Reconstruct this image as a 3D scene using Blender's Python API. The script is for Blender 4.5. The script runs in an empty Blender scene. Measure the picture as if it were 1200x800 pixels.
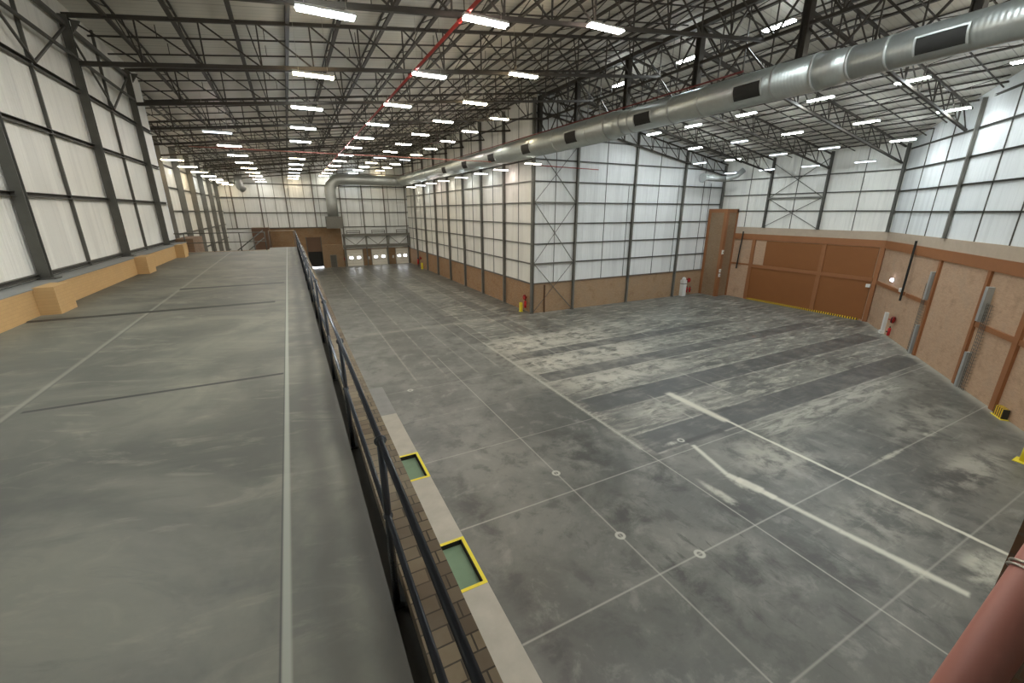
import bpy, math, random
from mathutils import Vector, Matrix
random.seed(7)
SC = bpy.context.scene
COL = SC.collection
Z0 = 10.2                      # heights below are measured from the camera; the lower floor is 10.2 m under it

# ------------------------------------------------------------------ mesh builder
class MB:
    def __init__(s): s.v = []; s.f = []
    def box(s, x0, x1, y0, y1, z0, z1):
        b = len(s.v)
        s.v += [(x0,y0,z0),(x1,y0,z0),(x1,y1,z0),(x0,y1,z0),(x0,y0,z1),(x1,y0,z1),(x1,y1,z1),(x0,y1,z1)]
        s.f += [tuple(b+i for i in q) for q in ((0,3,2,1),(4,5,6,7),(0,1,5,4),(1,2,6,5),(2,3,7,6),(3,0,4,7))]
        return s
    def prof(s, A, B, pts, up=(0,0,1)):
        """extrude a closed profile (side, up) from A to B"""
        A = Vector(A); B = Vector(B); d = (B-A).normalized(); u = Vector(up)
        if abs(d.dot(u)) > .98: u = Vector((1,0,0))
        sd = d.cross(u).normalized(); u = sd.cross(d).normalized()
        b = len(s.v); n = len(pts)
        for P in (A, B):
            for (p, q) in pts: s.v.append(tuple(P + sd*p + u*q))
        for i in range(n):
            j = (i+1) % n; s.f.append((b+i, b+j, b+n+j, b+n+i))
        s.f.append(tuple(b+i for i in reversed(range(n)))); s.f.append(tuple(b+n+i for i in range(n)))
        return s
    def bar(s, A, B, w, h=None, up=(0,0,1)):
        h = h or w
        return s.prof(A, B, [(-w/2,-h/2),(w/2,-h/2),(w/2,h/2),(-w/2,h/2)], up)
    def ibeam(s, A, B, w, h, t=.02, up=(0,0,1)):
        a, c = w/2, h/2
        return s.prof(A, B, [(-a,-c),(a,-c),(a,-c+t),(t/2,-c+t),(t/2,c-t),(a,c-t),(a,c),(-a,c),(-a,c-t),(-t/2,c-t),(-t/2,-c+t),(-a,-c+t)], up)
    def cee(s, A, B, w, h, t=.012, up=(0,0,1)):
        a, c = w/2, h/2
        return s.prof(A, B, [(-a,-c),(a,-c),(a,-c+t),(-a+t,-c+t),(-a+t,c-t),(a,c-t),(a,c),(-a,c)], up)
    def tube(s, A, B, r, n=16, r2=None, caps=True):
        A = Vector(A); B = Vector(B); d = (B-A).normalized()
        u = Vector((0,0,1)) if abs(d.z) < .95 else Vector((1,0,0))
        sd = d.cross(u).normalized(); u = sd.cross(d).normalized(); b = len(s.v)
        for P, rr in ((A, r), (B, r if r2 is None else r2)):
            for i in range(n):
                a = 2*math.pi*i/n; s.v.append(tuple(P + sd*rr*math.cos(a) + u*rr*math.sin(a)))
        for i in range(n):
            j = (i+1) % n; s.f.append((b+i, b+j, b+n+j, b+n+i))
        if caps: s.f.append(tuple(b+i for i in reversed(range(n)))); s.f.append(tuple(b+n+i for i in range(n)))
        return s
    def path(s, pts, r, n=14):
        pts = [Vector(p) for p in pts]; b0 = len(s.v); m = len(pts)
        for k, P in enumerate(pts):
            d = (pts[min(k+1,m-1)] - pts[max(k-1,0)]).normalized()
            u = Vector((0,1,0)) if abs(d.y) < .9 else Vector((0,0,1))
            sd = d.cross(u).normalized(); u = sd.cross(d).normalized()
            for i in range(n):
                a = 2*math.pi*i/n; s.v.append(tuple(P + sd*r*math.cos(a) + u*r*math.sin(a)))
        for k in range(m-1):
            for i in range(n):
                j = (i+1) % n; s.f.append((b0+k*n+i, b0+k*n+j, b0+(k+1)*n+j, b0+(k+1)*n+i))
        s.f.append(tuple(b0+i for i in reversed(range(n)))); s.f.append(tuple(b0+(m-1)*n+i for i in range(n)))
        return s
    def ball(s, c, r, n=14, sq=1.0):
        b = len(s.v); m = n//2
        for k in range(m+1):
            t = math.pi*k/m
            for i in range(n):
                a = 2*math.pi*i/n
                s.v.append((c[0]+r*math.sin(t)*math.cos(a), c[1]+r*math.sin(t)*math.sin(a), c[2]+r*sq*math.cos(t)))
        for k in range(m):
            for i in range(n):
                j = (i+1) % n; s.f.append((b+k*n+i, b+(k+1)*n+i, b+(k+1)*n+j, b+k*n+j))
        return s
    def torus(s, c, R, r, axis='y', n=20, m=8):
        b = len(s.v)
        for i in range(n):
            a = 2*math.pi*i/n
            for j in range(m):
                t = 2*math.pi*j/m; q = R + r*math.cos(t); h = r*math.sin(t)
                p = (q*math.cos(a), q*math.sin(a))
                if axis == 'y': s.v.append((c[0]+p[0], c[1]+h, c[2]+p[1]))
                elif axis == 'x': s.v.append((c[0]+h, c[1]+p[0], c[2]+p[1]))
                else: s.v.append((c[0]+p[0], c[1]+p[1], c[2]+h))
        for i in range(n):
            for j in range(m):
                i2 = (i+1) % n; j2 = (j+1) % m
                s.f.append((b+i*m+j, b+i2*m+j, b+i2*m+j2, b+i*m+j2))
        return s
    def poly(s, pts, off):
        """flat polygon given thickness by the vector off"""
        b = len(s.v); n = len(pts); off = Vector(off)
        s.v += [tuple(p) for p in pts] + [tuple(Vector(p)+off) for p in pts]
        s.f.append(tuple(b+i for i in range(n))); s.f.append(tuple(b+n+i for i in reversed(range(n))))
        for i in range(n):
            j = (i+1) % n; s.f.append((b+i, b+n+i, b+n+j, b+j))
        return s

def props(o, label=None, cat=None, group=None, kind=None):
    for k, v in (('label', label), ('category', cat), ('group', group), ('kind', kind)):
        if v: o[k] = v
    return o
WL = {}
def make(name, mb, mat, parent=None, smooth=False):
    me = bpy.data.meshes.new(name)
    xs = [v[0] for v in mb.v]; ys = [v[1] for v in mb.v]; zs = [v[2] for v in mb.v]
    o = bpy.data.objects.new(name, me); COL.objects.link(o)
    if parent is None:
        L = ((min(xs)+max(xs))/2, (min(ys)+max(ys))/2, min(zs)); o.location = (L[0], L[1], L[2]+Z0); WL[o] = L
    else:
        L = WL[parent]; o.parent = parent; WL[o] = L
    me.from_pydata([(v[0]-L[0], v[1]-L[1], v[2]-L[2]) for v in mb.v], [], mb.f)
    me.validate(); 
    import bmesh
    bm = bmesh.new(); bm.from_mesh(me); bmesh.ops.recalc_face_normals(bm, faces=bm.faces); bm.to_mesh(me); bm.free()
    me.materials.append(mat)
    if smooth:
        for p in me.polygons: p.use_smooth = len(p.vertices) == 4
    return o
def single(name, mb, mat, label, cat, group=None, smooth=False):
    return props(make(name, mb, mat, None, smooth), label, cat, group)
def struct(name, mb, mat, parent=None, label=None):
    o = make(name, mb, mat, parent)
    if parent is None: o['kind'] = 'structure'
    if label: o['label'] = label
    return o
def thing(name, loc, label=None, cat=None, group=None, kind=None):
    o = bpy.data.objects.new(name, None); COL.objects.link(o); o.empty_display_size = .2
    o.location = (loc[0], loc[1], loc[2]+Z0); WL[o] = tuple(loc)
    return props(o, label, cat, group, kind)
def copy_thing(root, loc, kids):
    r = root.copy(); COL.objects.link(r); r.location = (loc[0], loc[1], loc[2]+Z0); WL[r] = tuple(loc)
    out = []
    for k in kids:
        c = k.copy(); COL.objects.link(c); c.parent = r; out.append(c)
    return r, out

# ------------------------------------------------------------------ materials
class NT:
    def __init__(s, name):
        s.m = bpy.data.materials.new(name); s.m.use_nodes = True; s.t = s.m.node_tree; s.n = s.t.nodes; s.l = s.t.links
        s.b = s.n['Principled BSDF']; s.geo = s.n.new('ShaderNodeNewGeometry'); s.pos = s.geo.outputs['Position']
        sp = s.n.new('ShaderNodeSeparateXYZ'); s.l.new(s.pos, sp.inputs[0]); s.x, s.y, s.z = sp.outputs
    def put(s, node, i, v):
        if isinstance(v, bpy.types.NodeSocket): s.l.new(v, node.inputs[i])
        else: node.inputs[i].default_value = v
    def math(s, op, a, b=None, c=None):
        n = s.n.new('ShaderNodeMath'); n.operation = op; s.put(n, 0, a)
        if b is not None: s.put(n, 1, b)
        if c is not None: s.put(n, 2, c)
        return n.outputs[0]
    def mul(s, a, b): return s.math('MULTIPLY', a, b)
    def add(s, a, b): return s.math('ADD', a, b)
    def clamp(s, a):
        n = s.n.new('ShaderNodeClamp'); s.put(n, 0, a); return n.outputs[0]
    def vec(s, x, y, z=0.0):
        n = s.n.new('ShaderNodeCombineXYZ'); s.put(n,0,x); s.put(n,1,y); s.put(n,2,z); return n.outputs[0]
    def noise(s, scale, detail=4, rough=.55, vec=None, dist=0.0):
        n = s.n.new('ShaderNodeTexNoise'); n.inputs['Scale'].default_value = scale; n.inputs['Detail'].default_value = detail
        n.inputs['Roughness'].default_value = rough; n.inputs['Distortion'].default_value = dist
        s.l.new(vec if vec is not None else s.pos, n.inputs['Vector']); return n.outputs[0]
    def ramp(s, f, stops):
        n = s.n.new('ShaderNodeValToRGB'); s.l.new(f, n.inputs[0]); e = n.color_ramp.elements
        e[0].position, e[0].color = stops[0][0], (*stops[0][1], 1); e[1].position, e[1].color = stops[-1][0], (*stops[-1][1], 1)
        for p, c in stops[1:-1]:
            q = e.new(p); q.color = (*c, 1)
        return n.outputs[0]
    def step(s, f, a, b):
        n = s.n.new('ShaderNodeMapRange'); n.interpolation_type = 'SMOOTHSTEP'; s.put(n,0,f); s.put(n,1,a); s.put(n,2,b); return n.outputs[0]
    def mix(s, f, a, b, mode='MIX'):
        n = s.n.new('ShaderNodeMix'); n.data_type = 'RGBA'; n.blend_type = mode
        s.put(n, 0, f); s.put(n, 6, a if isinstance(a, bpy.types.NodeSocket) else (*a, 1)); s.put(n, 7, b if isinstance(b, bpy.types.NodeSocket) else (*b, 1))
        return n.outputs[2]
    def band(s, v, c, hw, soft=.02):
        """1 where |v-c| < hw"""
        d = s.math('ABSOLUTE', s.math('SUBTRACT', v, c))
        return s.step(d, hw+soft, max(hw-soft, 0.0))
    def rect(s, x0, x1, y0, y1, soft=.03, X=None, Y=None):
        return s.mul(s.band(X or s.x, (x0+x1)/2, (x1-x0)/2, soft), s.band(Y or s.y, (y0+y1)/2, (y1-y0)/2, soft))
    def seg(s, x0, y0, x1, y1, hw, soft, X=None, Y=None):
        """soft line from one floor point to another"""
        L = math.hypot(x1-x0, y1-y0); ux, uy = (x1-x0)/L, (y1-y0)/L; X = X or s.x; Y = Y or s.y
        t = s.add(s.add(s.mul(X, ux), s.mul(Y, uy)), -(x0*ux+y0*uy)); p = s.add(s.add(s.mul(X, -uy), s.mul(Y, ux)), (x0*uy-y0*ux))
        return s.mul(s.band(t, L/2, L/2, .05), s.band(p, 0.0, hw, soft))
    def bump(s, h, strength=.3, dist=.01):
        n = s.n.new('ShaderNodeBump'); n.inputs['Strength'].default_value = strength; n.inputs['Distance'].default_value = dist
        s.l.new(h, n.inputs['Height']); s.l.new(n.outputs[0], s.b.inputs['Normal'])
    def out(s, col, rough=.6, metal=0.0, spec=.5):
        s.put(s.b, 'Base Color', col if isinstance(col, bpy.types.NodeSocket) else (*col, 1)); s.put(s.b, 'Roughness', rough)
        s.put(s.b, 'Metallic', metal); s.put(s.b, 'Specular IOR Level', spec); return s.m

def plain(name, col, rough=.6, metal=0.0, var=.25, scale=6.0, spec=.4):
    n = NT(name); f = n.noise(scale, 4)
    c = n.mix(f, tuple(c*(1-var) for c in col), tuple(min(1, c*(1+var)) for c in col))
    return n.out(c, rough, metal, spec)

def m_brick(name, ux, uy, c1, c2, mortar, bw=.22, rh=.075, dirt=.3, vertical=True):
    n = NT(name)
    u = n.add(n.mul(n.x, ux), n.mul(n.y, uy))
    v = n.z if vertical else n.add(n.mul(n.x, uy), n.mul(n.y, -ux))
    t = n.n.new('ShaderNodeTexBrick'); n.l.new(n.vec(u, v), t.inputs['Vector'])
    t.inputs['Color1'].default_value = (*c1, 1); t.inputs['Color2'].default_value = (*c2, 1); t.inputs['Mortar'].default_value = (*mortar, 1)
    t.inputs['Scale'].default_value = 1; t.inputs['Mortar Size'].default_value = .006; t.inputs['Mortar Smooth'].default_value = .3
    t.inputs['Brick Width'].default_value = bw; t.inputs['Row Height'].default_value = rh; t.inputs['Bias'].default_value = 0
    f = n.noise(.9, 6, .65); g = n.noise(9, 3)
    c = n.mix(n.mul(n.step(f, .4, .75), dirt), t.outputs['Color'], (.30,.26,.20))
    c = n.mix(n.mul(n.step(f, .5, .28), dirt), c, (.12,.08,.05))
    c = n.mix(n.mul(g, .25), c, tuple(x*.6 for x in c1))
    n.bump(n.math('SUBTRACT', 1.0, t.outputs['Fac']), .35, .006)
    return n.out(c, .85, 0, .2)

def m_panel(name, ux, uy, col, w=1.0):
    """white faced insulation sheet with upright folds"""
    n = NT(name); u = n.add(n.mul(n.x, ux), n.mul(n.y, uy))
    v1 = n.vec(n.mul(u, 2.2*w), n.mul(n.z, .12), 0.0); v2 = n.vec(n.mul(u, 9.0), n.mul(n.z, .35), 3.0)
    a = n.noise(1.0, 3, .5, v1, .4); b = n.noise(1.0, 4, .6, v2)
    dirt = n.noise(.35, 5, .6)
    c = n.mix(n.mul(n.step(b, .45, .75), .22), col, tuple(x*.72 for x in col))
    c = n.mix(n.mul(n.step(dirt, .5, .8), .3), c, tuple(x*.78 for x in col))
    fold_shade = n.noise(1.0, 2, .5, n.vec(n.mul(u, 1.3), n.mul(n.z, .06), 7.0), .2)
    c = n.mix(n.mul(n.step(fold_shade, .48, .36), .28), c, tuple(x*.70 for x in col))  # shading of the upright folds darkened into the sheet colour
    rib = n.math('FRACT', n.mul(u, 1/.75)); c = n.mix(n.mul(n.band(rib, .5, .012, .01), .35), c, tuple(x*.6 for x in col))
    n.bump(n.add(a, n.mul(b, .25)), .9, .10)
    return n.out(c, .5, 0, .35)

def m_floor():
    n = NT('hall_concrete'); K = 1.275
    wob = n.noise(.8, 5, .6); wob2 = n.noise(2.6, 4, .6)
    X = n.add(n.x, n.mul(n.add(wob2, -.5), .10)); Y = n.add(n.y, n.mul(n.add(wob2, -.5), .10))
    big = n.noise(.22, 7, .62, None, .5); mid = n.noise(.9, 7, .68, None, .3); fine = n.noise(9, 6, .75)
    stre = n.noise(1.0, 6, .7, n.vec(n.mul(n.x, .55), n.mul(n.y, 2.3), 0.0), .6)
    streY = n.noise(1.0, 6, .7, n.vec(n.mul(n.x, 3.0), n.mul(n.y, .5), 0.0), .3)
    c = n.mix(n.step(big, .36, .64), (.095,.100,.091), (.175,.178,.160))
    c = n.mix(n.mul(n.step(mid, .5, .66), .7), c, (.072,.075,.070))
    c = n.mix(n.mul(n.step(mid, .47, .30), .5), c, (.26,.26,.235))
    # racking floor beyond the aisle: dusty pale patches
    rack = n.mul(n.band(X, 31.0, 18.2, .15), n.step(Y, 11.0, 12.4))
    dust = n.mul(n.step(n.add(n.mul(stre, .65), n.mul(mid, .35)), .46, .66), rack)
    c = n.mix(n.mul(dust, .85), c, (.46,.45,.385))
    pale = n.mul(n.rect(19, 32, 9.8, 11.4, .9, X, Y), n.step(stre, .38, .6)); c = n.mix(n.mul(pale, .7), c, (.46,.46,.40))
    for (cx, cy, r1, r2, k) in ((17.5,14.4,3.5,1.1,.5),(16.5,19.0,3.4,1.3,.6),(21,19.2,4,1.0,.45),(15.5,23.4,2.6,1.4,.7),(22,23.4,5,1.2,.45),(16.0,28.5,3.2,2.2,.6),(24,29,6,2,.35),(28.0,7.6,3.5,1.2,.3),(17.5,9.0,2.2,1.6,.45),(17.0,4.8,2.0,1.2,.3),(24.0,4.6,3.4,.8,.5)):
        dx = n.mul(n.add(n.x, -cx), 1/r1); dy = n.mul(n.add(n.y, -cy), 1/r2)
        d = n.math('SQRT', n.add(n.mul(dx, dx), n.mul(dy, dy)))
        c = n.mix(n.mul(n.mul(n.step(d, 1.3, .3), n.step(mid, .60, .42)), k), c, (.52,.51,.44))
    dust2 = n.mul(n.step(stre, .55, .75), n.mul(n.step(X, 12.7, 14.5), n.step(Y, 12.4, 10.5)))
    c = n.mix(n.mul(dust2, .55), c, (.31,.32,.285))
    edge = n.rect(12.8, 23, 19.5, 30, 1.6, X, Y)
    c = n.mix(n.mul(n.mul(edge, n.step(mid, .62, .42)), .6), c, (.50,.48,.41))
    # forklift scuffs in the near aisle
    sc = n.mul(n.step(streY, .57, .66), n.mul(n.rect(8.0, 14.5, 1.5, 9.5, 1.2), .7)); c = n.mix(sc, c, (.055,.057,.053))
    for (cx, cy, r1, r2) in ((10.2,13.2,1.9,2.6),(12.0,10.2,1.2,1.6),(11.2,5.4,1.6,1.2),(24.5,7.0,2.6,1.2),(21.5,4.6,2.4,.9),(9.0,6.0,.5,2.0),(9.2,9.0,1.0,1.4),(12.6,7.4,1.5,.8),(13.3,4.6,1.0,2.0),(27,12.2,3,1),(33,13,4,1.6),(18.6,7.6,1.2,.7),(18.2,3.4,1.2,.6),(4.6,12.0,.6,2.5),(4.4,7.0,.5,2.8)):
        dx = n.mul(n.add(n.x, -cx), 1/r1); dy = n.mul(n.add(n.y, -cy), 1/r2)
        d = n.math('SQRT', n.add(n.mul(dx, dx), n.mul(dy, dy)))
        m = n.mul(n.step(d, 1.25, .2), n.step(mid, .40, .60)); c = n.mix(n.mul(m, .75), c, (.048,.050,.047))
    # dark painted strips where the racks stood
    for (y0, y1, x0, x1, k) in ((24.9,26.2,13.4,37,.8),(20.5,21.9,13.2,43,.8),(15.75,17.45,13.3,43,.92),(11.45,13.05,13.1,39,.88)):
        m = n.mul(n.rect(x0, x1, y0, y1, .07, X, Y), n.add(.55, n.mul(n.step(wob, .3, .6), .45)))
        c = n.mix(n.mul(m, k), c, (.068,.072,.071))
        for yy in (y0-.06, y1+.06):
            ln = n.mul(n.rect(x0, x1, yy-.04, yy+.04, .05, X, Y), n.step(wob, .35, .6)); c = n.mix(n.mul(ln, .6), c, (.42,.41,.36))
    for (x0, x1, y) in ((19,22,15.75),(15.6,18,17.35),(18,20,13.0),(15,17.5,11.5)):
        c = n.mix(n.mul(n.rect(x0, x1, y-.16, y+.16, .05, X, Y), .75), c, (.045,.047,.046))
    # worn lanes in the far hall
    for (x0, x1) in ((5.9,7.6),(11.6,13.5),(16.6,18.0),(19.4,21.3)):
        m = n.rect(x0, x1, 30, 86, .15, X, Y); c = n.mix(n.mul(m, .45), c, (.085,.085,.078))
    for x in (5.8, 7.75, 9.8, 11.5, 13.6, 16.5, 18.1):
        m = n.mul(n.rect(x-.05, x+.05, 24, 86, .06, X, Y), n.step(wob, .3, .6)); c = n.mix(n.mul(m, .5), c, (.36,.34,.29))
    m = n.mul(n.rect(3.7, 30, 36.2, 37.0, .25, X, Y), n.step(mid, .35, .6)); c = n.mix(n.mul(m, .5), c, (.38,.36,.31))
    # slab joints
    for x, y0, y1, k in ((8.32,2,28,.6),(12.72,-6,37,.75),(23.5,-6,36,.18),(29.0,-6,36,.18)):
        c = n.mix(n.mul(n.rect(x-.02, x+.02, y0, y1, .03), k), c, (.40,.40,.35))
    for x in (17.2, 21.7, 26.2, 30.7, 35.2):
        m = n.mul(n.rect(x-.06, x+.06, 13, 36, .06, X, Y), n.step(wob, .45, .62)); c = n.mix(n.mul(m, .55), c, (.42,.41,.36))
    for y, x0, x1, k in ((3.1,5,30,.4),(6.65,3.7,40,.6),(11.0,3.7,44,.6),(15.35,3.7,12.7,.4),(23.2,3.7,12.7,.35),(19.3,3.7,12.7,.15)):
        c = n.mix(n.mul(n.rect(x0, x1, y-.02, y+.02, .03), k), c, (.42,.42,.37))
    # pale painted and dusty lines
    ed = n.mul(n.rect(12.62, 12.86, 12.0, 30.0, .08, X, Y), n.step(fine, .3, .6)); c = n.mix(n.mul(ed, .7), c, (.44,.43,.37))
    c = n.mix(n.mul(n.rect(18.44, 18.60, 1.0, 12.6, .05, X), .9), c, (.66,.66,.57))
    c = n.mix(n.mul(n.rect(18.25, 18.68, 12.0, 15.9, .14, X), .85), c, (.62,.61,.52))
    for a in ((15.05,11.2,14.45,9.0,.10),(14.45,9.0,14.55,8.4,.15),(14.52,8.6,14.7,7.7,.21),(14.66,7.9,14.75,7.2,.15),(14.7,7.6,15.0,5.2,.11),(15.0,5.2,15.45,2.2,.12)):
        c = n.mix(n.mul(n.seg(a[0],a[1],a[2],a[3],a[4],.09,X,Y), .85), c, (.62,.62,.54))
    for (cx, cy, r1, r2) in ((14.4,8.3,.28,.7),(17.2,2.3,1.3,.6),(22.0,6.65,1.6,.12),(26.0,6.7,.5,.2),(14.2,11.75,.5,.15),(15.2,3.2,.35,.35),(13.1,8.0,.22,1.3)):
        dx = n.mul(n.add(X, -cx), 1/r1); dy = n.mul(n.add(Y, -cy), 1/r2)
        d = n.math('SQRT', n.add(n.mul(dx, dx), n.mul(dy, dy)))
        c = n.mix(n.mul(n.mul(n.step(d, 1.2, .5), n.step(mid, .65, .4)), .7), c, (.55,.55,.47))
    for (cx, cy) in ((8.32,8.38),(8.32,12.25),(10.0,6.65),(14.9,11.75),(5.1,23.2)):
        d = n.math('SQRT', n.add(n.math('POWER', n.math('ABSOLUTE', n.add(n.x, -cx)), 2.0), n.math('POWER', n.math('ABSOLUTE', n.add(n.y, -cy)), 2.0)))
        c = n.mix(n.mul(n.band(d, .13, .045, .02), .8), c, (.50,.50,.44))
    n.bump(fine, .12, .004)
    # dusty skirting of the slanting wall
    t_ = n.add(n.add(n.mul(n.x, .6245), n.mul(n.y, -.781)), -(48.4*.6245-19.15*.781)); c = n.mix(n.mul(n.step(t_, -.7, -.1), .5), c, (.46,.45,.38))
    r = n.add(.27, n.mul(mid, .25))
    return n.out(c, r, 0, .45)

def m_platform():
    n = NT('platform_concrete')
    wob = n.noise(1.1, 4); X = n.add(n.x, n.mul(n.add(wob, -.5), .03))
    big = n.noise(.45, 6, .6, None, .6); sw = n.noise(1.0, 6, .65, n.vec(n.mul(n.add(n.x, n.mul(n.y, -.25)), .9), n.mul(n.add(n.y, n.mul(n.x, .3)), 2.6)), 1.2)
    fine = n.noise(12, 5, .7)
    c = n.mix(n.step(big, .35, .65), (.088,.087,.070), (.20,.192,.150))
    c = n.mix(n.mul(n.step(sw, .52, .72), .55), c, (.27,.255,.195))
    c = n.mix(n.mul(n.step(sw, .48, .30), .5), c, (.105,.105,.086))
    c = n.mix(n.mul(fine, .15), c, (.08,.08,.07))
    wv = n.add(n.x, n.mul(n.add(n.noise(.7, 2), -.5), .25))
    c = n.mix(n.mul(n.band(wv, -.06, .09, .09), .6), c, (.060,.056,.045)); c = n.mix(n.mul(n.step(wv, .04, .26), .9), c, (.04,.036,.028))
    c = n.mix(n.mul(n.rect(-.36, -.31, -5, 33, .012), .75), c, (.36,.37,.31))
    c = n.mix(n.mul(n.rect(-.372, -.362, -5, 33, .006), .8), c, (.04,.04,.035))
    lj = n.rect(-3.36, -3.29, 5, 33, .03, X); c = n.mix(n.mul(lj, .45), c, (.33,.32,.26))
    c = n.mix(n.mul(n.rect(-3.295, -3.27, 5, 14, .015, X), .6), c, (.06,.06,.05))
    for (y, x0, x1, k) in ((6.85,-3.22,-.38,.036),(12.92,-5.5,-.62,.12),(16.4,-3.34,-.42,.14)):
        c = n.mix(n.mul(n.rect(x0, x1, y-k, y+k, .012), .95), c, (.022,.021,.018))
    n.bump(fine, .15, .004)
    return n.out(c, n.add(.42, n.mul(big, .25)), 0, .4)

def m_roof():
    n = NT('roof_sheet'); r = n.math('FRACT', n.mul(n.y, 1/.33))
    f = n.noise(.4, 4)
    c = n.mix(n.step(f, .3, .7), (.56,.54,.48), (.66,.64,.57))
    c = n.mix(n.mul(n.band(r, .5, .08, .04), .25), c, (.30,.29,.26))
    c = n.mix(n.mul(n.band(n.math('FRACT', n.mul(n.y, 1/1.65)), .5, .012, .006), .6), c, (.2,.19,.17))
    return n.out(c, .6, 0, .3)

def m_galv():
    n = NT('galvanised_spiral_duct'); f = n.noise(3.0, 3)
    w = n.math('SINE', n.mul(n.add(n.y, n.mul(n.x, .04)), 2*math.pi/.14))
    c = n.mix(f, (.42,.46,.45), (.56,.60,.58))
    n.bump(w, .35, .006)
    return n.out(c, .38, .75, .5)
def m_galvv():
    n = NT('galvanised_sheet'); f = n.noise(3.0, 3); w = n.math('SINE', n.mul(n.z, 2*math.pi/.14))
    n.bump(w, .3, .006)
    return n.out(n.mix(f, (.40,.42,.41), (.52,.54,.52)), .42, .7, .5)

def emit(name, col, s):
    n = NT(name); n.out((.8,.8,.8), .5); n.put(n.b, 'Emission Color', (*col, 1)); n.put(n.b, 'Emission Strength', s); return n.m

def m_hazard(name, ux, uy, pitch=.2):
    n = NT(name); u = n.math('FRACT', n.mul(n.add(n.mul(n.x, ux), n.mul(n.y, uy)), 1/pitch))
    c = n.mix(n.step(u, .52, .56), (.75,.48,.02), (.03,.028,.02)); return n.out(c, .6)

RWU = (-.781, -.6245)
M = dict(
    floor=m_floor(), platform=m_platform(), roof=m_roof(), galv=m_galv(), galvv=m_galvv(),
    strip=plain('pale_concrete', (.42,.40,.345), .75, 0, .22, 1.6), strip2=plain('grey_concrete_strip', (.24,.245,.235), .7, 0, .2, 1.6),
    steel=plain('dark_grey_steel', (.10,.096,.082), .55, .1, .25, 3), steel2=plain('grey_painted_steel', (.17,.165,.145), .5, .1, .15, 4),
    truss=plain('brown_grey_roof_steel', (.050,.043,.034), .6, .1, .25, 3),
    girt=plain('grey_girt_steel', (.15,.145,.135), .55, .1, .2, 5),
    pan_l=m_panel('wall_sheet_left', 0, 1, (.86,.85,.79)), pan_x=m_panel('wall_sheet_cross', 1, 0, (.82,.84,.83)), pan_d=m_panel('wall_sheet_diagonal', RWU[0], RWU[1], (.82,.85,.85)),
    br_y=m_brick('brick_y', 0, 1, (.44,.27,.15), (.34,.20,.11), (.38,.28,.19)), br_x=m_brick('brick_x', 1, 0, (.44,.29,.17), (.36,.235,.14), (.42,.32,.22)),
    br_d=m_brick('brick_diagonal', RWU[0], RWU[1], (.56,.37,.24), (.48,.31,.20), (.55,.41,.29), dirt=.3),
    br_dy=m_brick('brick_door_wall', 0, 1, (.56,.37,.24), (.48,.31,.20), (.55,.41,.29), dirt=.3),
    br_t=m_brick('brick_tower', 1, 1, (.32,.21,.125), (.27,.175,.10), (.31,.24,.165), dirt=.2),
    br_far=m_brick('brick_far', 1, 0, (.31,.19,.10), (.25,.15,.08), (.25,.19,.12)),
    br_ret=m_brick('brick_retaining', 0, 1, (.30,.19,.12), (.22,.14,.09), (.25,.21,.16)),
    br_cop=m_brick('brick_coping', 1, 0, (.20,.155,.10), (.11,.085,.06), (.03,.025,.02), bw=.20, rh=.112, dirt=.5, vertical=False),
    br_pier=m_brick('brick_pier', 0, 1, (.16,.085,.045), (.12,.065,.035), (.13,.09,.06), dirt=.2),
    ledge=m_brick('painted_ledge_brick', 0, 1, (.60,.385,.175), (.57,.365,.165), (.53,.34,.155), dirt=.08), ledge_top=plain('ledge_screed', (.25,.25,.235), .85, 0, .15, 3),
    cap=plain('plaster_band', (.46,.37,.28), .85, 0, .12, 2.5), brown=plain('brown_painted_steel', (.30,.125,.05), .5, 0, .10, 2.5), door=plain('brown_door_sheet', (.25,.095,.028), .55, 0, .06, 1.2),
    gutter=plain('dark_gutter', (.035,.031,.024), .9, 0, .3, 5),  # near-black base colour for the gutter slot
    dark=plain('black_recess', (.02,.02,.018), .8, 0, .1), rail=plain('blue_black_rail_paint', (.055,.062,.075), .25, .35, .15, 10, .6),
    red=plain('red_pipe_paint', (.34,.035,.025), .45, 0, .1), yellow=plain('yellow_paint', (.80,.68,.05), .6, 0, .08, 6), green=plain('green_pit_floor', (.17,.26,.17), .7, 0, .15, 2.5),
    white=plain('white_paint', (.75,.75,.72), .5, 0, .05), offwhite=plain('cream_dock_door', (.80,.77,.69), .5, 0, .05, 1), housing=plain('light_housing', (.55,.55,.52), .5, 0, .05),
    galvp=plain('zinc_channel', (.42,.44,.43), .5, .4, .15, 3), zinc_dark=plain('dusty_zinc_channel', (.16,.15,.13), .7, .1, .2, 3),
    redeq=plain('fire_red', (.50,.02,.02), .4, 0, .1), maroon=plain('maroon_pipe_paint', (.15,.025,.02), .5, 0, .1), rust=plain('salmon_red_pipe_paint', (.38,.155,.12), .5, 0, .12, 8), shutter=plain('brown_shutter', (.13,.075,.045), .6, 0, .1),
    haz=m_hazard('hazard_stripe', 0, 1, .22), haz2=m_hazard('hazard_post_stripe', 0, 0, .2), wire=plain('fixing_wire', (.45,.42,.36), .35, .8, .1),
    daylight=emit('door_window_daylight', (.9,.93,1.0), 9.0), lamp=emit('wall_lamp_glow', (.85,.82,1.0), 14.0),
)
TUBE = 46.0
TC = dict(cool=(.87,.95,.98), warm=(1.0,.80,.52), pink=(1.0,.82,.78), neutral=(1.0,.95,.82), faint=(.8,.9,1.0))
def tube_mat(c, lvl):
    n = 'tube_%s_%s' % (c, lvl)
    if n not in M: M[n] = emit(n, TC[c], TUBE*lvl*(.06 if c == 'faint' else 1))
    return M[n]

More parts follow.
